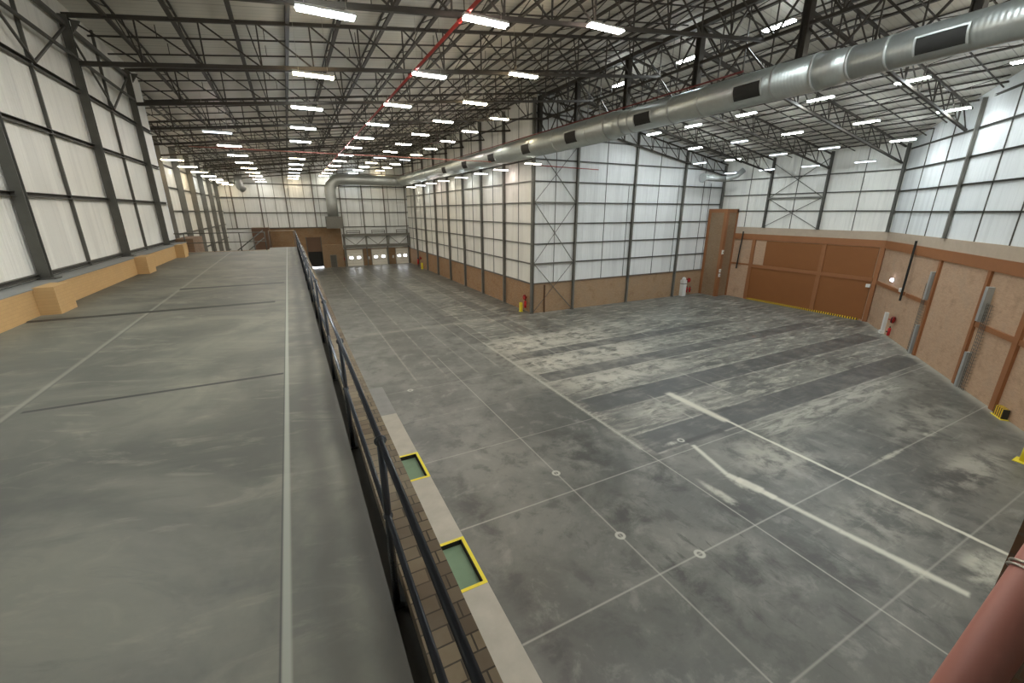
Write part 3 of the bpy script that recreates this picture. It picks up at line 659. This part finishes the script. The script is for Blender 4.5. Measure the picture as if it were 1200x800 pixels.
def hose_reel(P, axis, lab):
    x, y, z = P; t = thing('hose_reel', (x,y,z-.3), lab, 'hose reel')
    make('drum', (MB().tube((x-.08,y,z),(x+.08,y,z),.27,22) if axis == 'x' else MB().tube((x,y-.08,z),(x,y+.08,z),.27,22)), M['redeq'], t, True)
    make('hose', MB().torus((x,y,z),.2,.09,axis), M['dark'], t, True)
    make('bracket', MB().bar((x,y,z),(x+(.3 if axis=='x' else 0),y+(.3 if axis=='y' else 0),z),.08), M['redeq'], t)
q = R(6.1,.3,0)
t = thing('cabinet_post', R(4.35,.15,FL), 'tall narrow white post on the right wall near the corner', 'post')
make('post_body', rwbox(MB(), 4.2,4.5,0,.22,FL+.25,-8.35), M['white'], t); make('foot', rwbox(MB(), 4.12,4.58,0,.3,FL,FL+.25), M['white'], t)
hose_reel((q[0],q[1]-.1,-8.6), 'y', 'red hose reel on the right wall beside the white post')
extinguisher((q[0],q[1]-.05,FL+.25), .7, -.7, 'red fire extinguisher under the hose reel on the right wall', 1.1)
hose_reel((43.9,YB-.35,-8.3), 'y', 'red hose reel on partition brickwork near the brick tower')
extinguisher((43.8,YB-.3,FL+.35), 0, 1, 'red fire extinguisher under the hose reel near the brick tower', 1.1)
extinguisher((44.35,YB-.3,FL+.35), 0, 1, 'second red fire extinguisher right of the reel near the brick tower', 1.0)
t = thing('water_cylinder', (43.0,YB-.4,FL), 'tall white cylinder cabinet standing on the floor against partition brickwork', 'cylinder')
make('body', MB().box(42.72,43.28,YB-.65,YB-.1,FL,FL+2.0), M['white'], t); make('domed_cap', MB().ball((43.0,YB-.38,FL+2.12),.24,14), M['white'], t, True); make('band', MB().box(42.7,43.3,YB-.67,YB-.08,FL+1.5,FL+1.58), M['steel2'], t)
hose_reel((XB-.38,38.0,-8.65), 'x', 'red hose reel on brickwork left of the partition corner')
extinguisher((XB-.35,37.9,FL+.45), -1, 0, 'red fire extinguisher under the reel left of the partition corner', 1.3)
t = thing('yellow_guard', (XB-.6,38.5,FL), 'yellow floor guard post left of the partition corner', 'bollard')
make('post', MB().box(XB-.75,XB-.5,38.2,38.5,FL,FL+.95), M['yellow'], t); make('base_plate', MB().box(XB-.8,XB-.45,38.15,38.55,FL,FL+.03), M['yellow'], t)
# far corner equipment
extinguisher((XB-.3,80.5,FL+.5), -1, 0, 'red fire extinguisher in the far corner of the partition wall', 1.6)
hose_reel((XB-.35,78.5,-8.4), 'x', 'red hose reel far down the partition wall near the dock doors')
t = thing('yellow_guard', (XB-.5,76.8,FL), 'yellow floor guard post far down the partition wall', 'bollard')
make('post', MB().box(XB-.7,XB-.4,76.8,77.1,FL,FL+1.1), M['yellow'], t); make('base_plate', MB().box(XB-.75,XB-.35,76.7,77.2,FL,FL+.03), M['yellow'], t)
# yellow protector at the right edge of the picture
P1 = (26.5, 3.84)
t = thing('yellow_guard', (P1[0],P1[1],FL), 'yellow guard post on the floor at the right edge of the picture', 'bollard')
make('post', MB().tube((P1[0],P1[1],FL),(P1[0],P1[1],FL+1.0),.12,16), M['yellow'], t, True); make('base_plate', MB().box(P1[0]-.3,P1[0]+.3,P1[1]-.25,P1[1]+.25,FL,FL+.03), M['yellow'], t)
t = thing('striped_guard', R(21.4,.3,FL), 'low black and yellow guard at the foot of the right wall', 'bollard')
make('striped_body', rwbox(MB(), 21.2,21.9,.05,.3,FL,FL+.55), m_hazard('hazard_guard', RWU[0], RWU[1], .16), t); make('base_plate', rwbox(MB(), 21.1,22.0,.02,.35,FL,FL+.03), M['yellow'], t)

# ------------------------------------------------------------------ handrail
rx = .298; pt = -1.26; pm = -1.78; pb = PL-.13
PY = [2.24-2.165, 2.24] + [2.24+2.165*k for k in range(1, 15)]
PY = [2.24-2.165*2] + PY
t = thing('handrail', (rx, 15, pb), 'dark tubular steel handrail with ball joints along the platform edge', 'handrail')
make('top_rail', MB().tube((rx,-3,pt),(rx,33,pt),.0175,20), M['rail'], t, True)
make('mid_rail', MB().tube((rx,-3,pm),(rx,33,pm),.018,18), M['rail'], t, True)
for y in PY:
    if y > 33: continue
    p = make('post', MB().tube((rx,y,pb),(rx,y,pt),.022,16), M['rail'], t, True)
    bp = MB().ball((rx,y,pt),.031,16); bp.torus((rx,y,pt),.026,.010,'y'); make('ball_joint', bp, M['rail'], p, True)
    make('ball_joint', MB().ball((rx,y,pm),.030,16), M['rail'], p, True)
    make('foot_flange', MB().box(rx-.05,rx+.04,y-.05,y+.05,pb,pb+.012), M['dark'], p)
# guard rails at the far platform end
t = thing('end_guard_rail', (-3.6,31.1,PL), 'thin grey guard rail across the far end of the platform', 'guard rail')
make('top_rail', MB().tube((-6.0,31.1,-1.25),(-1.4,31.1,-1.25),.03,10), M['steel'], t, True); make('mid_rail', MB().tube((-6.0,31.1,-1.8),(-1.4,31.1,-1.8),.025,10), M['steel'], t, True)
for x in (-5.55,-4.2,-2.8,-1.45): make('post', MB().tube((x,31.1,PL),(x,31.1,-1.25),.03,10), M['steel'], t, True)
t = thing('end_guard_rail', (-.6,33.1,PL), 'pale guard rail at the far right corner of the platform', 'guard rail')
make('top_rail', MB().tube((-1.3,33.1,-1.25),(.25,33.1,-1.25),.02,10), M['cap'], t, True)
for x in (-1.3,.2): make('post', MB().tube((x,33.1,PL),(x,33.1,-1.25),.018,10), M['steel2'], t, True)
t = thing('stair_handrail', (-3.2,33,PL), 'dark sloping stair handrails descending beyond the far platform end', 'handrail')
for yy in (31.4,):
    make('sloping_rail', MB().tube((-1.6,33.0,-1.2),(-3.9,33.0,-3.0),.035,10), M['steel'], t, True); make('sloping_rail', MB().tube((-1.6,33.0,-1.7),(-3.9,33.0,-3.5),.03,10), M['steel'], t, True)
    for x in (-2.2,-3.0,-3.8): make('post', MB().tube((x,33.0,-1.2-(-1.6-x)*.78),(x,33.0,-4.2),.03,10), M['steel'], t, True)

single('brick_stair_block', MB().box(-5.75, -3.15, YF-2.5, YF-.05, FL, -2.7), M['shutter'], 'dark brown brick block against the far wall, left end of the brickwork', 'brick block')

# ------------------------------------------------------------------ near right: pier and pipe
struct('wall_pier', MB().box(1.78, 2.5, -3.2, .215, FL, 3.0), M['br_pier'])
A = (.81,.15,-1.51); B = (1.775,.10,-.385)
t = thing('inclined_handrail', (1.0,.13,-2.3), 'thick salmon red inclined handrail pipe beside the dark brick pier, bottom right', 'handrail')
make('rail_pipe', MB().tube(A, B, .045, 36), M['rust'], t, True)
make('support_post', MB().tube((.84,.147,FL),(.84,.147,-1.47),.04,20), M['rust'], t, True)
make('wall_flange', MB().tube((1.76,.10,-.40),(1.779,.10,-.38),.075,24), M['rust'], t, True)
def onax(k): return tuple(A[i]+(B[i]-A[i])*k for i in range(3))
c0 = onax(.628); dv = (Vector(B)-Vector(A)).normalized()
for kk in (0, .011):
    P = Vector(c0)+dv*kk; u_ = dv.cross(Vector((0,1,0))).normalized(); w_ = dv.cross(u_)
    make('wire_ring', MB().path([tuple(P+u_*.0485*math.cos(a*math.pi/12)+w_*.0485*math.sin(a*math.pi/12)) for a in range(25)], .0035, 8), M['wire'], t, True)
nn = Vector((-.76,0,.65)); make('wire_tail', MB().path([tuple(Vector(c0)+nn*.047), tuple(Vector(c0)+nn*.062+Vector((.004,.0,0))), tuple(Vector(c0)+nn*.08)], .004, 8), M['wire'], t, True)

# ------------------------------------------------------------------ ROOF STEEL
def truss(y, x0, x1, lab, step_=1.95):
    xm = (x0+x1)/2
    t = thing('roof_truss', (xm, y, top(x0)-1.5), lab, 'truss')
    dz = lambda x: 1.45 + .018*(x-x0) if x1 <= XR+.1 else 1.3
    bot = lambda x: top(x) - dz(x)
    make('top_chord', MB().bar((x0,y,top(x0)),(x1,y,top(x1)),.11,.13), M['truss'], t)
    make('bottom_chord', MB().bar((x0,y,bot(x0)),(x1,y,bot(x1)),.15,.14), M['truss'], t)
    xs = []; x = x0
    while x < x1-.5: xs.append(x); x += step_
    xs.append(x1)
    for i in range(len(xs)-1):
        a, b_ = xs[i], xs[i+1]
        make('diagonal', MB().bar((a,y,top(a)),(b_,y,bot(b_)),.055,.055), M['truss'], t)
        if i: make('upright', MB().bar((a,y,top(a)),(a,y,bot(a)),.055,.055), M['truss'], t)
        if i % 2: make('raking_strut', MB().bar((a-.35,y,top(a-.35)),(a,y,bot(a)),.045,.045), M['truss'], t)
for i, y in enumerate(FY):
    x0 = -5.95 if y < 32 else XW2
    truss(y, x0, XR if y < YB else XB-.05, 'brown grey roof truss of the left hall, %s from the back wall' % ordn(i))
RY = [7.9-5.8*2, 7.9-5.8, 7.9, 13.7, 19.5, 25.25, 31.0, 36.6]
for i, y in enumerate(RY):
    # the slanting wall cuts the nave: find its x at this y
    xe = XD-.2 if y > YC else XD - (YC-y)/.6245*.781 - .2
    if xe > XR+3: truss(y, XR, xe, 'brown grey roof truss right of the ridge girder, %s from the back' % ordn(i), 2.0)
def purlin(x, y0, y1, lab, group, dep=.50, pan=2.2, cw=.15):
    zt = top(x)+.53; zb = zt-dep
    t = thing('roof_purlin', (x,(y0+y1)/2,zb), lab, 'purlin', group)
    make('top_chord', MB().bar((x,y0,zt),(x,y1,zt),.07,.06), M['truss'], t); make('bottom_chord', MB().bar((x,y0,zb),(x,y1,zb),cw,.09), M['truss'], t)
    l = MB(); n = int((y1-y0)/pan)
    for k in range(n):
        a = y0+(y1-y0)*k/n; b_ = y0+(y1-y0)*(k+1)/n
        l.bar((x,a,zb if k%2 else zt),(x,b_,zt if k%2 else zb),.032,.032)
    make('lacing', l, M['truss'], t)
xs = [-8.7, -6.75]+[-.9+1.95*k for k in range(-2, 12)]
for i, x in enumerate(xs):
    if x < XW: y0 = 31.9
    else: y0 = YBK
    if x > XR-.4: continue
    purlin(x, y0, YF-.1, 'lattice purlin running along the left roof slope, %s from the left eaves' % ordn(i), 'purlins of the left roof slope')
x = XR+1.2; i = 0
while x < XD-.3:
    ye = YC - (XD-x)/.781*.6245 + .3
    purlin(x, max(ye, YBK), YB-.1, 'lattice purlin running along the right roof slope, %s from the ridge' % ordn(i), 'purlins of the right roof slope', .34, 2.0, .2)
    x += 2.2; i += 1
# bridging rails between the frames
n_ = 0
for i, y in enumerate(FY[:-1]):
    for q in (2.2, 4.4):
        yy = y+q; x0 = -5.95 if yy < 32 else XW2
        if yy < 9: continue
        b = MB().bar((x0,yy,top(x0)+.05),(XB-.1,yy,top(XB-.1)+.05),.05,.06)
        for k in range(6):
            xx = x0+2.2+k*3.9; b.bar((xx,yy,top(xx)+.05),(xx,yy,top(xx)+.5),.03)
        single('bridging_rail', b, M['truss'], 'thin cross rail tying the left slope purlins, %s from the camera' % ordn(n_) if n_ < 20 else 'thin cross rail tying the purlins near the far end wall', 'rail', 'cross rails under the left roof slope'); n_ += 1
n_ = 0
for i, y in enumerate(RY[:-1]):
    for q in (1.9, 3.8):
        yy = y+q; xe = XD-.3 if yy > YC else XD - (YC-yy)/.6245*.781 - .3
        if xe < XR+3 or yy < 5: continue
        single('bridging_rail', MB().bar((XR+.3,yy,top(XR+.3)+.06),(xe,yy,top(xe)+.06),.05,.06), M['truss'], 'thin cross rail tying the right slope purlins, %s from the camera' % ordn(n_), 'rail', 'cross rails under the right roof slope'); n_ += 1
# ridge girder
t = thing('ridge_girder', (XR,14.5,6.2), 'deep dark lattice girder running along the ridge above the duct', 'girder')
zb, zt = 6.35, top(XR)-.05; zm = 7.96
make('top_chord', MB().bar((XR,-1.7,zt),(XR,YB,zt),.3,.25), M['truss'], t); make('bottom_chord', MB().bar((XR,-1.7,zb),(XR,YB,zb),.3,.22), M['truss'], t)
make('middle_chord', MB().bar((XR,-1.7,zm),(XR,YB,zm),.14,.14), M['truss'], t)
for k in range(8):
    y = 36.8-5.8*k
    if y < -1.5: continue
    make('post', MB().ibeam((XR,y,zb),(XR,y,zt),.36,.34,.04,(0,1,0)), M['truss'], t)
    for j in range(4):
        a = y-5.8*j/4; c_ = y-5.8*(j+1)/4
        if c_ < -1.7: continue
        z0, z1 = (zb, zm) if j%2 else (zm, zb)
        make('diagonal', MB().bar((XR,a,z0),(XR,c_,z1),.08,.08), M['truss'], t)
        z0, z1 = (zm, zt) if j%2 else (zt, zm)
        make('diagonal', MB().bar((XR,a,z0),(XR,c_,z1),.08,.08), M['truss'], t)
        if j: make('thin_upright', MB().bar((XR,a,zb),(XR,a,zt),.05,.05), M['truss'], t)

# ------------------------------------------------------------------ DUCTS
DX, DZ = 20.0, 5.4
t = thing('main_air_duct', (DX,40,DZ-.9), 'huge galvanised round air duct running the length of the hall', 'duct')
secs = [(-2.6,10.4,.56,.56),(10.4,11.6,.56,.70),(11.6,23.0,.70,.70),(23.0,24.3,.70,.86),(24.3,83.0,.86,.86)]
for a, b_, r0, r1 in secs:
    make('reducer' if r0 != r1 else 'duct_section', MB().tube((DX,a,DZ),(DX,b_,DZ),r0,40,r1), M['galv'], t, True)
def rad(y):
    for a, b_, r0, r1 in secs:
        if a <= y <= b_: return r0+(r1-r0)*(y-a)/(b_-a)
    return .86
for y in [1.5, 5.4, 9.2, 10.4, 11.6, 13.2, 17.0, 19.0, 22.2, 23.0, 24.3, 26.3, 30.5, 34.8, 39.5, 44, 49, 54, 60, 66, 72, 78]:
    r = rad(y); make('joint_band', MB().tube((DX,y-.05,DZ),(DX,y+.05,DZ),r+.018,40), M['galvp'], t, True)
def arcpatch(y0, y1, r, a0, a1, th, n=12):
    m = MB(); b0 = 0
    for rr in (r, r+th):
        for yy in (y0, y1):
            for i in range(n+1):
                a = math.radians(a0+(a1-a0)*i/n); m.v.append((DX+rr*math.cos(a), yy, DZ+rr*math.sin(a)))
    N = n+1
    for i in range(n):
        m.f.append((2*N+i,2*N+i+1,3*N+i+1,3*N+i)); m.f.append((i,N+i,N+i+1,i+1))
        m.f.append((i,i+1,2*N+i+1,2*N+i)); m.f.append((N+i,3*N+i,3*N+i+1,N+i+1))
    m.f.append((0,2*N,3*N,N)); m.f.append((n,N+n,3*N+n,2*N+n)); return m
for (y, L) in ((7.7,1.25),(14.3,1.3),(20.9,1.3),(28.0,1.4),(34.8,1.4),(42,1.5),(49.5,1.5),(57,1.5)):
    r = rad(y)
    g = make('outlet_grille', arcpatch(y-L/2, y+L/2, r, 172, 222, .03), M['dark'], t)
    fr = MB()
    for (a_, b2, c0, c1) in ((y-L/2-.06,y-L/2,170,224),(y+L/2,y+L/2+.06,170,224),(y-L/2-.06,y+L/2+.06,166,172)):
        q = arcpatch(a_, b2, r, c0, c1, .05); o_ = len(fr.v); fr.v += q.v; fr.f += [tuple(i+o_ for i in f_) for f_ in q.f]
    make('grille_frame', fr, M['galvp'], g)
for y in (3.4, 12.6, 19.6, 27, 35.3, 42, 50, 58, 66, 74):
    r = rad(y); w = MB().tube((DX-.0,y,DZ+r),(DX,y,top(DX)),.012,6); make('hanger', w, M['truss'], t)
# far elbow: across and down the end wall
yE = 84.6; rr = .92
pts = [(DX,82.8,DZ)]
for k in range(1,7):
    a = math.radians(15*k); pts.append((DX-1.8*(1-math.cos(a)), 82.8+1.8*math.sin(a), DZ))
pts += [(14,yE,DZ),(9.2,yE,DZ)]
for k in range(1,7):
    a = math.radians(15*k); pts.append((9.2-1.9*math.sin(a), yE, DZ-1.9*(1-math.cos(a))))
pts += [(7.3,yE,1.5),(7.3,yE,-.9)]
make('return_run', MB().path(pts, rr, 28), M['galvv'], t, True)
make('floor_plenum', MB().box(6.0,8.6,yE-1.1,yE+1.1,-2.95,-.9), M['steel2'], t)
# small branch duct in the far right corner
t = thing('branch_air_duct', (44,34.8,3.4), 'small galvanised branch duct in the corner above the brick tower', 'duct')
make('duct_section', MB().tube((42.2,34.6,3.55),(45.2,34.6,3.55),.32,24), M['galvp'], t, True)
make('bend', MB().path([(45.2,34.6,3.55),(45.9,34.3,3.65),(46.4,33.9,3.9),(46.9,33.5,4.5)],.30,20), M['galvp'], t, True)
make('outlet_cone', MB().tube((41.6,34.6,3.55),(42.2,34.6,3.55),.5,24,.32), M['galvp'], t, True)
make('hanger', MB().tube((43.7,34.6,3.8),(43.7,34.6,top(43.7)+.4),.015,6), M['wire'], t)
t = thing('elbow_air_duct', (-7.2,80,3), 'dull grey duct elbow under the roof in the far left corner', 'duct')
make('elbow', MB().path([(-6.0,80,5.2),(-6.0,80,4.3),(-5.9,80.2,3.6),(-5.5,80.5,3.2)],.55,18), M['galvv'], t, True); make('hanger', MB().tube((-6.0,80,5.2),(-6.0,80,top(-6)+.2),.03,6), M['wire'], t)

# ------------------------------------------------------------------ PIPES
t = thing('sprinkler_pipe', (6.0,40,6.1), 'red sprinkler main running along under the left roof trusses', 'pipe')
make('pipe_run', MB().tube((6.05,YBK,6.12),(6.05,YF-.1,6.12),.06,12), M['red'], t, True)
for y in FY: make('pipe_clip', MB().torus((6.05,y+.1,6.12),.075,.02,'y',14,6), M['red'], t, True)
single('sprinkler_pipe', MB().tube((-6,42.3,4.72),(XB-.05,42.3,4.85),.05,10), M['rust'], 'thin salmon pipe crossing the hall under the far lights', 'pipe', smooth=True)
single('sprinkler_pipe', MB().tube((18.95,14.3,5.95),(18.95,83,6.2),.04,10), M['maroon'], 'thin dark red pipe running beside the top of the big duct', 'pipe', smooth=True)
single('sprinkler_pipe', MB().tube((XB-.1,36.5,4.1),(28.6,36.5,4.0),.04,8), M['red'], 'thin red pipe across the upper front face of the partition', 'pipe', smooth=True)

# ------------------------------------------------------------------ LIGHTS
proto = None
def light(x, y, z, tube, lab, group, rot=0.0, hz=None, lvl=1.0):
    t = thing('strip_light', (x,y,z), lab, 'light', group)
    L = 1.5; w = .15
    def sh(m):
        c, s_ = math.cos(rot), math.sin(rot)
        m.v = [(x+(p[0]*c-p[1]*s_), y+(p[0]*s_+p[1]*c), z+p[2]) for p in m.v]; return m
    # shallow white reflector tray, open below
    h = MB()
    h.poly([(-L/2-.04,-w,0),(-L/2-.04,-w*.55,.10),(-L/2-.04,w*.55,.10),(-L/2-.04,w,0)], (L+.08,0,0))
    make('housing', sh(h), M['housing'], t)
    b = MB(); b.box(-L/2,L/2,-.16,.16,-.05,-.004)
    make('glowing_diffuser', sh(b), tube_mat(tube, lvl), t)
    zz = (hz or roofz(x)-.14) - z
    for q in (-.55,.55): make('suspension_wire', sh(MB().tube((q,0,.10),(q,0,zz),.006,5)), M['wire'], t)
    return t
ROWS = {
 'a': dict(x=-8.0, ks=range(5,12), nm='the row hugging the recessed left wall'),
 'b': dict(x=-3.2, ks=range(3,12), nm='the row over the raised platform'),
 'c': dict(x=1.74, ks=range(0,12), nm='the row above the handrail'),
 'd': dict(x=6.67, ks=range(0,12), nm='the row beside the red sprinkler main'),
 'e': dict(x=11.6, ks=range(0,12), nm='the third row right of the handrail'),
 'f': dict(x=16.4, ks=range(3,12), nm='the row left of the big duct'),
}
warmset = {('c',1):'warm',('d',0):'pink',('e',0):'pink',('e',1):'warm',('e',2):'warm',('e',3):'neutral',('d',2):'neutral',('c',0):'cool',('d',1):'cool',('c',2):'cool',('f',3):'warm',('f',4):'neutral',('d',3):'cool',('c',3):'cool',('c',4):'cool'}
cols = ['cool','neutral','neutral','pink','neutral','warm','warm','neutral']
used = []
for key, r in ROWS.items():
    ks = list(r['ks'])
    for j, k in enumerate(ks):
        if key == 'c' and k in (5,): continue
        x = r['x']; z = 5.35 + .125*(x-1.74); y = 14.85+6.43*k
        tb = warmset.get((key,k)) or random.choice(cols)
        if key == 'b' and k == 3: tb = 'faint'
        if (key,k) in (('e',7),('c',9),('f',8)): tb = 'faint'
        cn = dict(cool='bluish white',warm='warm yellowish',pink='pinkish white',neutral='white',faint='dimly glowing')[tb]
        light(x, y, z, tb, '%s strip light, %s in %s' % (cn, ordn(j), r['nm']), 'strip lights of the left hall', lvl=(1.5 if k < 3 else 1.15 if k < 6 else 1.0 if k < 10 else .7)*(.6 if key == 'a' else 1))
for j, (x, y, z, lv) in enumerate(((1.74,8.4,5.35,1.5),(6.67,8.4,6.0,1.8),(11.6,8.4,6.6,2.2),(16.4,8.4,7.2,2.2),(16.4,2.0,7.2,2.2),(11.6,2.0,6.6,2.4),(11.6,-4.4,6.6,1.2),(-3.2,8.4,4.7,3.0),(27.5,9.3,7.9,2.0),(27.5,4.5,7.9,2.0),(29.0,13.7,7.6,.0))):  # unseen lamps added along the rows to brighten the near hall
    if lv: light(x, y, z, ['neutral','neutral','cool','cool'][j % 4], 'added out-of-frame strip light near the camera, %s of those' % ordn(j), 'added out-of-frame strip lights near the camera', math.pi/2 if x > 20 else 0, lvl=lv)
for j, (x, y) in enumerate(((23.1,15.8),(23.0,21.3),(22.9,27.2))):
    light(x, y, 8.85, 'cool', 'bluish strip light beside the ridge girder, %s from the right' % ordn(j), 'strip lights beside the ridge girder', math.pi/2, lvl=1.6)
RR = [('the row nearest the duct on the right slope', [(33.4,9.3),(32.6,13.7),(32.4,18.4),(32.3,23.6),(32.4,28.6),(32.3,33.1)], 7.1),
      ('the second row right of the duct', [(38.2,13.5),(37.8,18.0),(37.7,23.1),(37.8,27.9),(37.6,32.6)], 6.1),
      ('the third row right of the duct', [(42.7,17.6),(42.3,22.5),(42.6,27.1),(42.5,31.8),(42.3,35.8)], 5.2),
      ('the row above the big brown door', [(47.3,21.9),(47.0,26.4),(46.9,30.8),(47.2,35.3)], 4.3)]
for nm, L_, z in RR:
    for j, (x, y) in enumerate(L_):
        dim = (z == 6.1 and j == 3) or (z == 5.2 and j == 4) or (z == 4.3) or (z == 5.2 and j in (1,2))
        light(x, y, z, 'cool' if not dim else 'faint', '%s strip light, %s in %s' % ('dim' if dim else 'white', ordn(j), nm), 'strip lights of the right hall', math.pi/2, lvl=1.7)
for j, y in enumerate((35.0,41.6,46.8,53.0,60.0,66.0,72.0,78.0)):
    light(20.1, y, 4.05, ['neutral','pink','cool','cool','neutral','pink','cool','neutral'][j], 'strip light hung below the big duct, %s from the partition corner' % ordn(j), 'strip lights below the big duct', .0, DZ-.86, .4)

# ------------------------------------------------------------------ camera and render settings
cam = bpy.data.cameras.new('camera'); co = bpy.data.objects.new('camera', cam); COL.objects.link(co)
cam.sensor_fit = 'HORIZONTAL'; cam.sensor_width = 36.0; cam.lens = 490.0/1200*36.0; cam.clip_start = .05; cam.clip_end = 300
p, yw = math.radians(17.3), math.radians(27.2)
fwd = Vector((math.sin(yw)*math.cos(p), math.cos(yw)*math.cos(p), -math.sin(p))); rt = Vector((math.cos(yw), -math.sin(yw), 0)); up = rt.cross(fwd)
co.matrix_world = Matrix(((rt.x,up.x,-fwd.x,0),(rt.y,up.y,-fwd.y,0),(rt.z,up.z,-fwd.z,Z0),(0,0,0,1)))
SC.camera = co
w = bpy.data.worlds.new('world'); SC.world = w; w.use_nodes = True
w.node_tree.nodes['Background'].inputs[0].default_value = (.6,.7,.8,1); w.node_tree.nodes['Background'].inputs[1].default_value = .02
SC.view_settings.view_transform = 'Standard'; SC.view_settings.look = 'None'; SC.view_settings.gamma = 1; SC.view_settings.use_curve_mapping = False
SC.view_settings.exposure = 0.52
SC.cycles.max_bounces = 7; SC.cycles.diffuse_bounces = 5; SC.cycles.glossy_bounces = 3; SC.cycles.use_light_tree = True
SC.cycles.sample_clamp_indirect = 6.0
